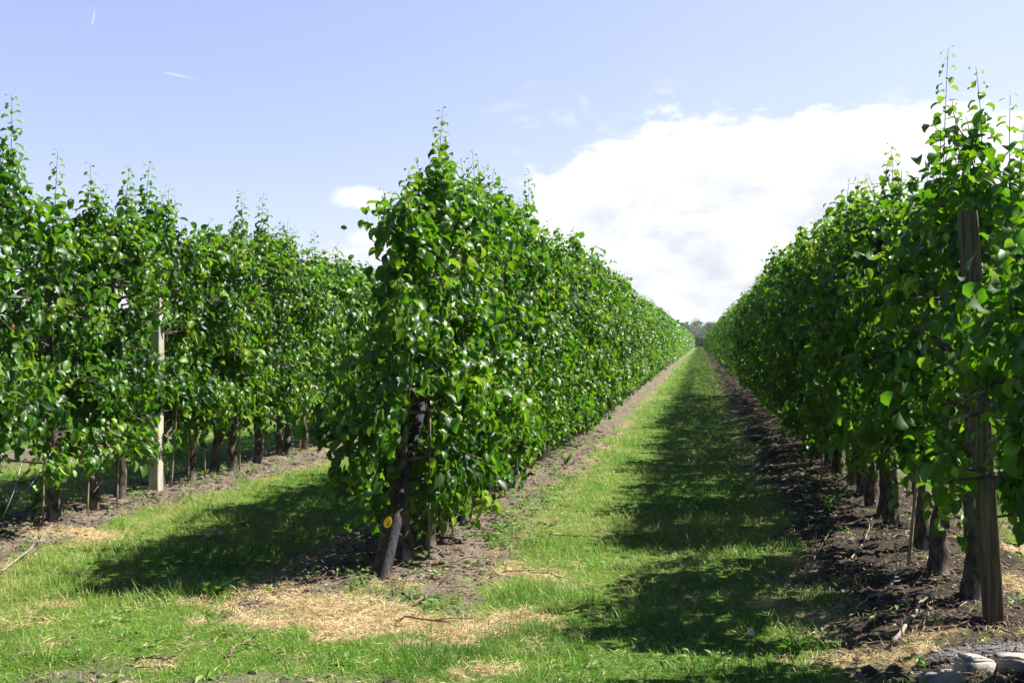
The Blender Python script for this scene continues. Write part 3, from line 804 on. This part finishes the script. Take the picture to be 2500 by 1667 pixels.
far_tree(1599, 727, 400, 3.0, 340, 'pale almost bare tree sticking out above the horizon trees', True)

# low field beyond the leftmost bare strip and far fields: a distant wood seen through gaps
def far_wood():
    rng = rng_of(9); n = 22000
    x = rng.uniform(-420, 160, n); top = 9 + 3 * (fbm(x, 0 * x, .05, 3) - .5) * 2
    P = np.stack([x, 470 + rng.uniform(0, 16, n), rng.uniform(0, 1, n) ** .8 * top], -1)
    V, Fc, t = batch(P, rng.normal(0, 1, (n, 3)), rng.normal(0, .5, (n, 3)) + [0.3, -1, .5], rng.uniform(1.0, 2.2, n), np.clip(.4 + (fbm(x, P[:, 2] * 3, .15, 3) - .5) * 2, 0, 1), T_MID, rng)
    o = link('distant_wood', mesh_np('distant_wood', V, Fc, M_FAR, dict(tone=t)))
    tag(o, 'belt of distant woodland on the horizon behind the orchard', 'woodland', None, 'stuff')
far_wood()

# ------------------------------------------------------------------ grass and ground cover
def in_view(x, y, pad=0.25):
    zc = y * math.cos(TH) - x * math.sin(TH); xc = x * math.cos(TH) + y * math.sin(TH)
    return (zc > 0.5) & (np.abs(xc) < zc * (1250 / F) + pad) & (zc > 3.9)
def scatter(rng, x0, x1, y0, y1, dens):
    n = int((x1 - x0) * (y1 - y0) * dens)
    x = rng.uniform(x0, x1, n); y = rng.uniform(y0, y1, n)
    k = in_view(x, y); return x[k], y[k]
def grass():
    rng = rng_of(21)
    P, L, N, S, T, W = [], [], [], [], [], []
    zones = [(-6.5, 4.5, 3.6, 6.5, 5200, 1.0), (-8.5, 4.5, 6.5, 9.0, 3300, 1.15), (-10, 6, 9, 13, 1700, 1.5), (-13, 4, 13, 20, 750, 2.2), (-10, 3, 20, 34, 300, 3.2), (-3.5, 2.5, 34, 60, 130, 5.0), (-3, 2, 60, 120, 40, 8.0)]
    for x0, x1, y0, y1, dens, wm in zones:
        x, y = scatter(rng, x0, x1, y0, y1, dens)
        soil, straw, grav, weed, dry, mound = fields(x, y)
        tuft = fbm(x + 40, y + 3, 3.2, 3); tall = smooth(.50, .72, tuft) + smooth(.55, .7, fbm(x, y + 50, 9, 2)) * .5
        cov = np.clip(1 - soil * 1.02 - straw * 0.80 - grav, 0, 1) + 0.035
        k = rng.random(len(x)) < cov * (0.55 + 0.6 * smooth(.3, .55, tuft))
        x, y, dry, tall, tuft, straw = x[k], y[k], dry[k], tall[k], tuft[k], straw[k]
        n = len(x); a = rng.uniform(0, 2 * PI, n)
        lean = rng.uniform(0.15, 1.5, n) * (1.25 - 0.5 * np.clip(tall, 0, 1))
        l = np.stack([np.cos(a) * lean, np.sin(a) * lean, np.ones(n)], -1)
        # the lane just left of the middle row has longer, lusher grass
        lush = np.exp(-((x + 2.9) / .7) ** 2) * smooth(5, 7, y)
        hgt = (0.042 + 0.050 * np.clip(tall, 0, 1.3) + 0.022 * lush) * rng.uniform(.6, 1.4, n) * (1 + .10 * (wm - 1)) * np.where(rng.random(n) < .03, 1.9, 1.0)
        P.append(np.stack([x, y, gz(x, y) - .004], -1)); L.append(l); N.append(np.stack([-np.cos(a), -np.sin(a), lean], -1) + rng.normal(0, .3, (n, 3)))
        S.append(hgt); W.append(rng.uniform(.0026, .0050, n) * wm / hgt)
        tn = .60 + .60 * (dry - .40) + .55 * (fbm(x, y, 5.0, 3) - .5) + rng.normal(0, .19, n) - .16 * np.clip(tall, 0, 1) - .12 * lush + .2 * straw
        tn = np.where(rng.random(n) < .08 + .20 * dry, rng.uniform(.82, 1, n), tn)
        T.append(np.clip(tn, 0, 1))
    W = np.concatenate(W)
    V, Fc, t = batch(np.vstack(P), np.vstack(L), np.vstack(N), np.concatenate(S), np.concatenate(T), T_BLADE, rng, W)
    print('blades', len(W))
    o = link('grass', mesh_np('grass', V, Fc, M_GRASS, dict(tone=t)))
    tag(o, 'short mown grass growing in the lanes and on the headland', 'grass', None, 'stuff')
grass()

def straw_stuff():
    rng = rng_of(22); P = []; L = []; S = []; W = []
    for x0, x1, y0, y1, dens, wm in ((-6, 4, 3.8, 7.6, 7500, 1), (-7, 4, 7.6, 14, 900, 1.6), (-6, 3, 14, 40, 120, 3.0)):
        x, y = scatter(rng, x0, x1, y0, y1, dens)
        soil, straw, grav, weed, dry, mound = fields(x, y)
        k = rng.random(len(x)) < np.clip(straw ** 1.3 + .02 * soil + .045, 0, 1)
        x, y = x[k], y[k]; n = len(x); a = rng.uniform(0, 2 * PI, n)
        P.append(np.stack([x, y, gz(x, y) + rng.uniform(0, .032, n)], -1)); L.append(np.stack([np.cos(a), np.sin(a), rng.normal(.12, .38, n)], -1))
        s = rng.uniform(.03, .09, n); S.append(s); W.append(rng.uniform(.0018, .0035, n) * wm / s)
    P = np.vstack(P); n = len(P)
    V, Fc, t = batch(P, np.vstack(L), rng.normal(0, .5, (n, 3)) + [0, 0, 1], np.concatenate(S), np.zeros(n), T_BLADE, rng, np.concatenate(W))
    o = link('dry_grass', mesh_np('dry_grass', V, Fc, M_STRAW, dict(tone=t)))
    tag(o, 'dead straw coloured grass lying in patches round the leaning post', 'dry grass', None, 'stuff')
straw_stuff()

def weeds():
    rng = rng_of(23)
    P, L, N, S, T = [], [], [], [], []
    x, y = scatter(rng, -7, 3.8, 4.0, 16, 95)
    soil, straw, grav, weed, dry, mound = fields(x, y)
    k = rng.random(len(x)) < np.clip(weed * 2.4 + .05 + soil * .12 * (x < 0), 0, 1) * (1 - straw * .8)
    for cx, cy in zip(x[k], y[k]):
        m = rng.integers(6, 14); a = rng.uniform(0, 2 * PI, m); r = rng.uniform(.005, .05, m)
        z = gz1(cx, cy)
        P.append(np.stack([cx + np.cos(a) * r, cy + np.sin(a) * r, z + rng.uniform(.005, .05, m)], -1))
        o = np.stack([np.cos(a), np.sin(a), rng.uniform(.0, .9, m)], -1); L.append(o); N.append([0, 0, 1.0] + rng.normal(0, .3, (m, 3)))
        S.append(rng.uniform(.018, .045, m)); T.append(np.clip(rng.normal(.5, .2) + rng.normal(0, .1, m), 0, 1))
    V, Fc, t = batch(np.vstack(P), np.vstack(L), np.vstack(N), np.concatenate(S), np.concatenate(T), T_HI[:3], rng, np.full(sum(len(q) for q in P), .8))
    o = link('weeds', mesh_np('weeds', V, Fc, M_WEED, dict(tone=t)))
    tag(o, 'small bright broadleaf weeds spreading over the bare earth strips', 'weeds', None, 'stuff')
weeds()

ICO = None
def ico_lumps(rng, P, S, flat=.65):
    global ICO
    if ICO is None:
        import bmesh
        bm = bmesh.new(); bmesh.ops.create_icosphere(bm, subdivisions=1, radius=1.0)
        ICO = (np.array([v.co[:] for v in bm.verts]), np.array([[v.index for v in f.verts] for f in bm.faces])); bm.free()
    V0, F0 = ICO; n = len(P); nv = len(V0)
    d = V0[None] * rng.uniform(.7, 1.3, (n, nv, 1)) * rng.uniform(.7, 1.3, (n, 1, 3)) * np.array([1, 1, flat])
    V = P[:, None] + d * S[:, None, None]
    return V.reshape(-1, 3), (F0[None] + (np.arange(n) * nv)[:, None, None]).reshape(-1, 3)
def clods():
    rng = rng_of(24); P, S = [], []
    for x0, x1, y0, y1, dens, s in ((-6.5, 3.6, 3.9, 9, 900, .010), (-8, 4, 9, 18, 170, .016)):
        x, y = scatter(rng, x0, x1, y0, y1, dens)
        f = fields(x, y); k = rng.random(len(x)) < np.clip(f[0] * .9 - f[2], 0, 1) * (.25 + .9 * fbm(x, y, 5, 2)); x, y = x[k], y[k]
        P.append(np.stack([x, y, gz(x, y)], -1)); S.append(s * rng.lognormal(-.25, .55, len(x)))
    V, Fc = ico_lumps(rng, np.vstack(P), np.concatenate(S))
    o = link('soil_clods', mesh_np('soil_clods', V, Fc, M_CLOD, None, None, False)); tag(o, 'crumbly dark earth clods on the bare strips', 'soil', None, 'stuff')
    x, y = scatter(rng, .9, 3.6, 4.0, 5.6, 9000)
    f = fields(x, y); k = rng.random(len(x)) < f[2]; x, y = x[k], y[k]
    V, Fc = ico_lumps(rng, np.stack([x, y, gz(x, y)], -1), rng.uniform(.003, .009, len(x)))
    o = link('gravel', mesh_np('gravel', V, Fc, M_GRAVEL, None, None, False)); tag(o, 'patch of small grey gravel in front of the right row', 'gravel', None, 'stuff')
clods()

def twigs():
    rng = rng_of(25); tb = MB()
    x, y = scatter(rng, -6.5, 3.6, 4.2, 17, 34)
    f = fields(x, y); k = rng.random(len(x)) < np.clip(f[0] * 1.1 + .35 * f[1] + .02, 0, 1); x, y = x[k], y[k]
    for cx, cy in zip(x, y):
        a = rng.uniform(0, PI); ln = rng.uniform(.05, .22) * (1.6 if rng.random() < .1 else 1); z = gz1(cx, cy)
        d = np.array([math.cos(a), math.sin(a), rng.normal(0, .10)]); b = np.array([cx, cy, z + .010])
        r = rng.uniform(.0014, .0036)
        tb.tube([b - d * ln / 2, b + rng.normal(0, .012, 3), b + d * ln / 2], [r, r, r * .6], 4, caps=False)
    o = link('twig_litter', tb.mesh('twig_litter', M_TWIG)); tag(o, 'thin brown twigs and prunings strewn on the bare earth', 'twigs', None, 'stuff')
    x, y = scatter(rng, -6.5, 3.6, 4.2, 12, 160)
    f = fields(x, y); k = rng.random(len(x)) < f[0] * .25; x, y = x[k], y[k]; n = len(x)
    V, Fc, t = batch(np.stack([x, y, gz(x, y) + .008], -1), rng.normal(0, 1, (n, 3)) * [1, 1, .2], rng.normal(0, .4, (n, 3)) + [0, 0, 1], rng.uniform(.015, .05, n), np.zeros(n), T_MID, rng, np.full(n, .7))
    o = link('leaf_litter', mesh_np('leaf_litter', V, Fc, M_TWIGP, dict(tone=t))); tag(o, 'scraps of dry pale leaves and bark on the bare earth', 'leaf litter', None, 'stuff')
twigs()

# ------------------------------------------------------------------ posts
def box_post(name, foot, top, w, d, mat, label, cat='post', group=None, chamfer=0.006, wob=0.0, seed=0):
    """squared post from foot to top, built at its foot"""
    rng = rng_of(seed)
    foot = np.array(foot, float); v = np.array(top, float) - foot
    mb = MB(); n = 14
    prof = np.array([(-w / 2 + chamfer, -d / 2), (w / 2 - chamfer, -d / 2), (w / 2, -d / 2 + chamfer), (w / 2, d / 2 - chamfer), (w / 2 - chamfer, d / 2), (-w / 2 + chamfer, d / 2), (-w / 2, d / 2 - chamfer), (-w / 2, -d / 2 + chamfer)])
    ts = np.concatenate([np.linspace(-0.08, 0.985, n), [1.0]])
    V = []
    for i, t in enumerate(ts):
        s = .93 if i == len(ts) - 1 else 1.0
        c = v * t + np.array([*(rng.normal(0, wob, 2)), 0])
        for a, b in prof * (s * (1 + rng.normal(0, .012))): V.append(c + [a, b, 0])
    k = 8; m = len(ts)
    Q = [[i * k + j, i * k + (j + 1) % k, (i + 1) * k + (j + 1) % k, (i + 1) * k + j] for i in range(m - 1) for j in range(k)]
    V.append(v); c = len(V) - 1
    F3 = [[(m - 1) * k + j, (m - 1) * k + (j + 1) % k, c] for j in range(k)]
    mb.add(V, F3, Q)
    o = link(name, mb.mesh(name, mat, False), None, foot)
    return tag(o, label, cat, group)

gx, gy = ground_pt(2283, 1440)
POSTC = (gx, gy)
box_post('wooden_post', (gx, gy, gz1(gx, gy)), (gx - .12, gy + .02, 2.04), .082, .095, M_TIMBER, 'tall weathered square timber post standing at the near end of the right row', seed=1, wob=.001)
yA = in_row(XA, 358, 1127)[0]
box_post('concrete_post', (XA, yA, gz1(XA, yA)), (XA + .02, yA, 2.14), .095, .105, M_CONC, 'pale square concrete post between the trunks of the left row', group='trellis posts', seed=2)
yB = in_row(XB, 1090, 1190)[0]
box_post('wooden_post', (XB + .03, yB, gz1(XB, yB)), (XB + .03, yB + .02, 2.3), .095, .10, M_GTIMB, 'pale greenish square post under the leaves right of the leaning post', group='trellis posts', seed=3)
for k in range(1, 6):
    for X, y0, row in ((XA, yA, 'left'), (XB, yB, 'middle'), (XC, 6.5, 'right')):
        y = y0 + 8.0 * k
        if row == 'right' and k > 3 or row == 'left' and k > 2: continue
        box_post('wooden_post', (X + .04, y, gz1(X, y)), (X + .04, y, 2.3), .095, .10, M_GTIMB, f'{ORD[k]} square post along the {row} row, mostly buried in leaves', group='trellis posts', seed=10 + k)

# leaning dark brace and the weathered post beside it at the end of the middle row
def round_post(name, pts, r0, r1, mat, label, seed, sides=12, rough=.03):
    rng = rng_of(seed); p = np.array(pts, float); o0 = p[0].copy()
    t = np.linspace(0, 1, 22); tt = np.linspace(0, 1, len(p))
    q = np.stack([np.interp(t, tt, p[:, i]) for i in range(3)], -1) - o0
    mb = MB(); mb.tube(q, np.linspace(r0, r1, 22), sides, rough, rng)
    return tag(link(name, mb.mesh(name, mat), None, o0), label, 'post')
fx, fy = ground_pt(875, 1338)
zf = gz1(fx, fy)
y2, h2 = in_row(fx, 1010, 760)
round_post('leaning_post', [(fx, fy, zf - .08), (fx, (fy + y2) / 2, (zf + h2) / 2), (fx + .01, y2 + .15, h2 + .2)], .034, .028, M_DARKT, 'dark stained post leaning inwards at the near end of the middle row', 31)
fx2, fy2 = ground_pt(866, 1332)
round_post('wooden_post', [(fx2 - .035, fy2 + .05, zf - .08), (fx2 - .045, fy2 + .05 + .36, .38), (fx2 - .05, fy2 + .05 + .72, .80)], .027, .025, M_TIMBER, 'brown weathered post rising behind the foot of the leaning dark post', 32)

# yellow tag hanging on the leaning post
def yellow_tag():
    ty, th = in_row(fx, 898, 1197)
    p = np.array([fx - .004, ty - .055, th])
    root = link('yellow_tag', None, None, p); tag(root, 'small yellow plastic drop tag hung on the leaning dark post', 'tag')
    n = 20; V = []; mb = MB()
    for s in (-.0015, .0015):
        for i in range(n):
            a = 2 * PI * i / n; r = .029 * (1 + .32 * max(0, math.sin(a)) ** 4)
            V.append((math.cos(a) * r * .9 + .006 * math.sin(a), s, math.sin(a) * r))
    V += [(0, -.0015, 0), (0, .0015, 0)]
    F3 = [[2 * n, i, (i + 1) % n] for i in range(n)] + [[2 * n + 1, n + (i + 1) % n, n + i] for i in range(n)]
    Q = [[i, n + i, n + (i + 1) % n, (i + 1) % n] for i in range(n)]
    mb.add(V, F3, Q); d = link('disc', mb.mesh('disc', M_YEL, False), root); d.rotation_euler = (0, 0, R(-8))
    mk = MB(); mk.add([(.0, -.0035, -.002), (.007, -.0035, -.006), (.005, -.0035, -.016), (-.003, -.0035, -.014), (-.002, -.0035, -.006)], [[0, 1, 2], [0, 2, 3], [0, 3, 4]])
    mk.add([(.003, -.0035, .006), (.006, -.0035, .004), (.004, -.0035, -.003), (.001, -.0035, -.003)], [[0, 1, 2], [0, 2, 3]])
    m = link('mark', mk.mesh('mark', M_BLACK, False), root); m.rotation_euler = (0, 0, R(-8))
    w = MB(); w.tube([(.0, .0, .033), (.012, .01, .045), (.028, .035, .044), (.02, .09, .04)], .0016, 5); link('tie', w.mesh('tie', M_BLACK), root)
yellow_tag()

# bamboo canes beside the trunks
def cane(x, y, h, lx, ly, label, r=.0075, group='bamboo canes beside the trunks', mat=None):
    mb = MB(); p = []
    for i in range(9):
        t = i / 8; p.append((lx * t, ly * t, h * t - .03))
    mb.tube(p, [r * (1.16 if i % 2 else 1) for i in range(9)], 7)
    tag(link('bamboo_cane', mb.mesh('bamboo_cane', mat or M_CANE), None, (x, y, gz1(x, y))), label, 'cane', group)
CA = [(98, 1160, 'leftmost bamboo cane of the left row, beside the thick bare trunk'), (200, 1143, 'bamboo cane against the trunk second left of the concrete post'), (268, 1143, 'bamboo cane leaning on the trunk just left of the concrete post'),
      (393, 1115, 'bamboo cane standing alone just right of the concrete post'), (432, 1104, 'second bamboo cane right of the concrete post'), (470, 1100, 'third bamboo cane right of the concrete post, thin and short'),
      (550, 1075, 'bamboo cane leaning right between two trunks in the left row'), (690, 1040, 'pale bamboo cane near the far visible trunks of the left row'), (733, 1032, 'bamboo cane nearest the middle row in the left row'), (600, 1058, 'bamboo cane at the middle of the visible left row trunks')]
for i, (dx, dy, lb) in enumerate(CA):
    x, y = ground_pt(dx, dy)
    y = in_row(XA + .08, dx, dy)[0]
    cane(XA + .08, y, 1.15, rs.uniform(-.03, .05), rs.uniform(0, .10), lb)
for i, (dx, dy) in enumerate([(1040, 1180), (985, 1215), (1160, 1130), (1390, 960), (1403, 955), (1412, 948), (1425, 940), (1440, 928)]):
    y = in_row(XB + .10, dx, dy)[0]
    cane(XB + .10, y, 1.0, rs.uniform(-.02, .02), rs.uniform(-.03, .05), ['bamboo cane just left of the pale greenish post in the middle row', 'bamboo cane nearest the leaning dark post', 'bamboo cane right of the pale greenish post in the middle row'][i] if i < 3 else 'thin cane under the far sunlit leaves of the middle row')
x, y = ground_pt(2085, 1300)
cane(x, y, 1.35, .13, .02, 'grey bamboo cane leaning beside the dark twin trunks of the right row', .011)
x, y = ground_pt(1885, 1130)
cane(x, y, 1.2, .03, .02, 'pale cane among the farther trunks of the right row', .009)

# wires
def wire(pts, label, r=.0016, cat='wire', group=None, mat=None):
    p = np.array(pts, float); o0 = p[0].copy(); mb = MB(); mb.tube(p - o0, r, 5)
    tag(link('wire', mb.mesh('wire', mat or M_WIRE), None, o0), label, cat, group)
x, y = ground_pt(6, 1192); x2, y2_ = ground_pt(45, 1235)
def wire_px(a, b, X, label, r=.002):
    ya, za = in_row(X, *a); yb, zb = in_row(X, *b)
    wire([(X, ya, za), (X + .01, (ya + yb) / 2, (za + zb) / 2 - .01), (X, yb, zb)], label, r)
wire_px((6, 1190), (50, 1065), XA + .25, 'pale guy wire nearest the left edge under the left row')
wire_px((35, 1160), (120, 1035), XA + .2, 'pale guy wire rising to the thick bare trunk of the left row')
wire_px((1022, 1232), (1068, 1140), XB + .12, 'pale guy wire anchored in the ground right of the leaning post', .003)
wire_px((215, 1130), (262, 1060), XA + .1, 'short pale stem crossing the trunks left of the concrete post', .003)
yc = POSTC[1]
wire([(XC + .25, yc + 1.3, gz1(XC + .2, yc + 1.3)), (XC - .02, yc + 1.9, 1.3)], 'thin slack wire hanging between the trunks of the right row', .0014)
wire([(XC + .30, yc + .55, gz1(XC + .3, yc + .5)), (XC + .05, yc + .65, .85)], 'thin upright wire just left of the square right post', .0014)
for X, y0, nm in ((XA, 4.6, 'left'), (XB, 6.9, 'middle'), (XC, POSTC[1], 'right')):
    for z in (.75, 1.5, 2.15):
        wire([(X + .05, y0, z), (X + .05, y0 + 12, z - .01), (X + .05, y0 + 36, z)], f'{dict([(.75, "lowest"), (1.5, "middle"), (2.15, "top")])[z]} trellis wire running through the {nm} row', .0016, group='trellis wires')

# ------------------------------------------------------------------ fallen branches, stones, small plants
def fallen(pts_px, r, label, mat, seed, sides=(2, 4)):
    rng = rng_of(seed); P = []
    for (dx, dy) in pts_px:
        x, y = ground_pt(dx, dy, .06); P.append((x, y, gz1(x, y) + r * 1.2 + rng.uniform(0, .02)))
    P = np.array(P); t = np.linspace(0, 1, 12); tt = np.linspace(0, 1, len(P))
    q = np.stack([np.interp(t, tt, P[:, i]) for i in range(3)], -1); q[1:-1] += rng.normal(0, .006, (10, 3)); q[:, 2] += .03 * np.sin(t * PI)
    o0 = q[0].copy(); mb = MB(); mb.tube(q - o0, np.linspace(r, r * .4, 12), 7, .08, rng)
    for _ in range(rng.integers(*sides)):
        k = rng.integers(3, 10); d = norm(q[k] - q[k - 1]) + rng.normal(0, .6, 3) * [1, 1, .4]; d[2] = abs(d[2]); ln = rng.uniform(.06, .18)
        mb.tube([q[k] - o0, q[k] - o0 + d * ln * .5 + rng.normal(0, .01, 3), q[k] - o0 + d * ln], [r * .55, r * .4, r * .2], 5)
    tag(link('fallen_branch', mb.mesh('fallen_branch', mat), None, o0), label, 'branch', 'prunings lying on the ground')
FB = [([(2050, 1450), (2098, 1410), (2130, 1355), (2150, 1345)], .011, 'thick pale forked branch lying in front of the split grey trunk', M_TWIGP),
      ([(1950, 1380), (2005, 1345), (2080, 1310)], .006, 'long pale branch pointing down left from the dark twin trunks', M_TWIGP),
      ([(2015, 1345), (2055, 1325), (2075, 1300)], .005, 'short pale twig just above the long pale branch', M_TWIGP),
      ([(1945, 1270), (1990, 1235), (2003, 1190)], .006, 'grey stick pointing up between the farther right row trunks', M_TWIGP),
      ([(1860, 1260), (1905, 1215), (1930, 1190)], .005, 'thin brown stick on the shaded slope of the right row', M_TWIG),
      ([(2110, 1440), (2140, 1385), (2150, 1360)], .0045, 'slim twig right of the thick forked branch', M_TWIG),
      ([(1960, 1440), (2060, 1445), (2200, 1428)], .005, 'long dark twig lying flat near the foot of the square post', M_TWIG),
      ([(2280, 1435), (2330, 1465), (2352, 1475)], .006, 'curved brown twig at the foot of the square right post', M_TWIG),
      ([(950, 1355), (1010, 1330), (1100, 1318)], .007, 'long brown branch on the earth right of the leaning post', M_TWIG),
      ([(905, 1383), (980, 1392), (1060, 1398)], .007, 'dark branch lying below the foot of the leaning post', M_TWIG),
      ([(860, 1250), (890, 1290), (905, 1340)], .005, 'thin bent twig crossing the foot of the leaning post', M_TWIG),
      ([(1030, 1265), (1120, 1260), (1165, 1252)], .005, 'thin twig lying near the pale greenish post', M_TWIG),
      ([(1260, 1195), (1330, 1215), (1390, 1218)], .004, 'thin twig on the weedy earth beside the lane', M_TWIG),
      ([(1150, 1285), (1250, 1296), (1330, 1302)], .004, 'slender stick at the edge of the sunny grass', M_TWIG),
      ([(310, 1468), (360, 1472), (400, 1472)], .006, 'grey stick lying in the grass at bottom left', M_TWIG),
      ([(515, 1455), (560, 1440), (600, 1430)], .006, 'brown stick in the grass left of the straw patch', M_TWIG),
      ([(0, 1285), (40, 1265), (85, 1230), (120, 1190)], .007, 'pale branch leaning up at the left edge under the left row', M_TWIGP)]
for i, (px, r, lb, m) in enumerate(FB): fallen(px, r, lb, m, 50 + i)

def stone(dx, dy, w, d, h, label, seed, rot=0.0):
    import bmesh
    rng = rng_of(seed)
    x, y = ground_pt(dx, dy)
    bm = bmesh.new(); bmesh.ops.create_cube(bm, size=1.0)
    for v in bm.verts:
        v.co.x *= w * rng.uniform(.8, 1.1); v.co.y *= d * rng.uniform(.8, 1.1); v.co.z *= h * rng.uniform(.75, 1.1)
    bmesh.ops.bevel(bm, geom=bm.edges[:], offset=min(w, h) * .13, segments=2, affect='EDGES')
    bmesh.ops.subdivide_edges(bm, edges=bm.edges[:], cuts=2, use_grid_fill=True)
    for v in bm.verts: v.co += v.normal * float(rng.normal(0, .0035))
    me = bpy.data.meshes.new('stone'); bm.to_mesh(me); bm.free(); me.materials.append(M_STONE)
    for p in me.polygons: p.use_smooth = True
    o = link('stone', me, None, (x, y, gz1(x, y) + h * .2), rot); o.rotation_euler = (rng.normal(0, .12), rng.normal(0, .12), rot)
    tag(o, label, 'stone', 'stones at the foot of the right row')
stone(2238, 1540, .155, .12, .10, 'flat topped grey stone, middle of the three at the bottom right', 71, .5)
stone(2325, 1538, .150, .13, .09, 'pale whitish stone in the bottom right corner', 72, -.2)
stone(2165, 1562, .16, .12, .06, 'low half buried stone, leftmost of the three at the bottom right', 73, .2)
stone(2112, 1392, .03, .03, .02, 'tiny white pebble beside the thick forked branch', 74, .2)

def rosette_plant(name, dx, dy, n, size, up, label, seed, tone=.4, wid=.6):
    rng = rng_of(seed); x, y = ground_pt(dx, dy); a = np.arange(n) * 2.4 + rng.uniform(0, 1, n)
    o = np.stack([np.cos(a), np.sin(a), rng.uniform(up * .5, up * 1.4, n)], -1)
    P = np.stack([np.cos(a) * .008, np.sin(a) * .008, np.full(n, .0)], -1)
    V, Fc, t = batch(P, o, np.stack([-np.cos(a) * .3, -np.sin(a) * .3, np.ones(n)], -1), size * rng.uniform(.6, 1.15, n), np.clip(rng.normal(tone, .12, n), 0, 1), T_HI[:3], rng, np.full(n, wid))
    r = link(name, None, None, (x, y, gz1(x, y))); tag(r, label, 'plant')
    link('leaves', mesh_np('leaves', V, Fc, M_WEED, dict(tone=t)), r)
    mb = MB(); mb.tube([(0, 0, -.02), (0, 0, .012)], [.007, .005], 6); link('stem', mb.mesh('stem', M_GRASS), r)
rosette_plant('dock_plant', 483, 1345, 9, .15, 1.3, 'upright broad leaved dock at the edge of the middle row shadow', 81, .6, .55)
rosette_plant('dandelion_plant', 475, 1530, 14, .09, .25, 'flat pale leaf rosette near the bottom left of the grass', 82, .65, .45)
rosette_plant('dandelion_plant', 1150, 1200, 12, .08, .5, 'small leafy weed on the earth right of the pale greenish post', 83, .3, .7)
rosette_plant('grass_tuft', 125, 1600, 26, .14, 2.2, 'spiky blue green grass tuft at the bottom left', 84, .1, .12)
rosette_plant('grass_tuft', 1830, 1475, 30, .11, 2.4, 'longer grass tuft at the shaded edge of the lane', 85, .2, .10)

def sapling(dx, dy, h, label, seed, tone=.5, size=.05, nst=4, sp=.12):
    rng = rng_of(seed); x, y = ground_pt(dx, dy); mb = MB(); P, L, N, S, T = [], [], [], [], []
    for _ in range(nst):
        a = rng.uniform(0, 2 * PI); e = np.array([math.cos(a) * sp, math.sin(a) * sp, h * rng.uniform(.6, 1)])
        pts = np.array([e * t * np.array([t, t, 1]) for t in np.linspace(0, 1, 6)]); mb.tube(pts, np.linspace(.0035, .0015, 6), 5)
        for t in np.linspace(.2, 1, 11):
            c = e * t * np.array([t, t, 1]); b = rng.uniform(0, 2 * PI); o = np.array([math.cos(b), math.sin(b), rng.uniform(0, .7)])
            P.append(c); L.append(o); N.append([0, 0, 1.0]); S.append(size * rng.uniform(.7, 1.2)); T.append(np.clip(rng.normal(tone, .12), 0, 1))
    r = link('weed_plant', None, None, (x, y, gz1(x, y))); tag(r, label, 'plant')
    link('stem', mb.mesh('stem', M_GRASS), r)
    V, Fc, t = batch(P, L, N, S, T, T_HI[:3], rng, np.full(len(P), .7)); link('leaves', mesh_np('leaves', V, Fc, M_WEED, dict(tone=t)), r)
sapling(78, 1178, .33, 'leafy green weed growing beside the thick bare trunk of the left row', 91, .35, .06, 6)
sapling(15, 1185, .22, 'low leafy weed at the left edge under the left row', 92, .3, .06, 4)
sapling(1900, 1185, .26, 'dark bushy weed at the foot of the shaded right row trunks', 93, .15, .045, 14, .2)
sapling(2345, 1240, .30, 'sunlit weed at the right edge behind the square post', 94, .6, .06, 4)
sapling(1300, 1065, .22, 'yellowish weed at the foot of the sunlit middle row', 95, .95, .05, 6)
sapling(960, 1235, .18, 'small broad leaved weed by the trunk next to the leaning post', 96, .3, .07, 3)

def dandelion(dx, dy, h, label, seed):
    """dx, dy: pixel of the foot"""
    rng = rng_of(seed); x, y = ground_pt(dx, dy)
    r = link('dandelion', None, None, (x, y, gz1(x, y))); tag(r, label, 'flower')
    mb = MB(); mb.tube([(0, 0, -.01), (-.006, 0, h * .5), (-.004, .004, h)], [.0022, .002, .0018], 6); link('stem', mb.mesh('stem', M_GRASS), r)
    n = 130; d = norm(rng.normal(0, 1, (n, 3)))
    V, Fc, t = batch(np.tile([-.004, .004, h], (n, 1)) + d * .004, d, rng.normal(0, 1, (n, 3)), rng.uniform(.010, .016, n), np.zeros(n), T_BLADE, rng, np.full(n, .28))
    link('seed_head', mesh_np('seed_head', V, Fc, M_FLUFF, dict(tone=t)), r)
dandelion(1728, 1530, .20, 'white dandelion seed head standing in the shaded lane', 1)
dandelion(478, 1265, .15, 'left one of the two dandelion clocks in the middle row shadow', 2)
dandelion(508, 1262, .16, 'right one of the two dandelion clocks in the middle row shadow', 3)

# ------------------------------------------------------------------ air
def haze():
    me = mesh_np('haze', [(x, y, z) for z in (-1.5, 24) for y in (-45, 2600) for x in (-2600, 2600)],
                 np.array([[0, 2, 3, 1], [4, 5, 7, 6], [0, 1, 5, 4], [2, 6, 7, 3], [0, 4, 6, 2], [1, 3, 7, 5]]), [], None, None, False)
    m = bpy.data.materials.new('haze'); m.use_nodes = True; m.node_tree.nodes.clear(); g = NT(m.node_tree)
    v = g.n('ShaderNodeVolumePrincipled'); v.inputs['Color'].default_value = (0.86, 0.92, 1, 1); v.inputs['Density'].default_value = HAZE
    o = g.n('ShaderNodeOutputMaterial'); g.l(v.outputs[0], o.inputs['Volume']); me.materials.append(m)
    tag(link('haze', me), 'thin summer haze over the orchard', None, None, 'stuff')
HAZE = 0.00025
haze()
print('objects', len(bpy.data.objects), 'tris', sum(len(m.polygons) for m in bpy.data.meshes))
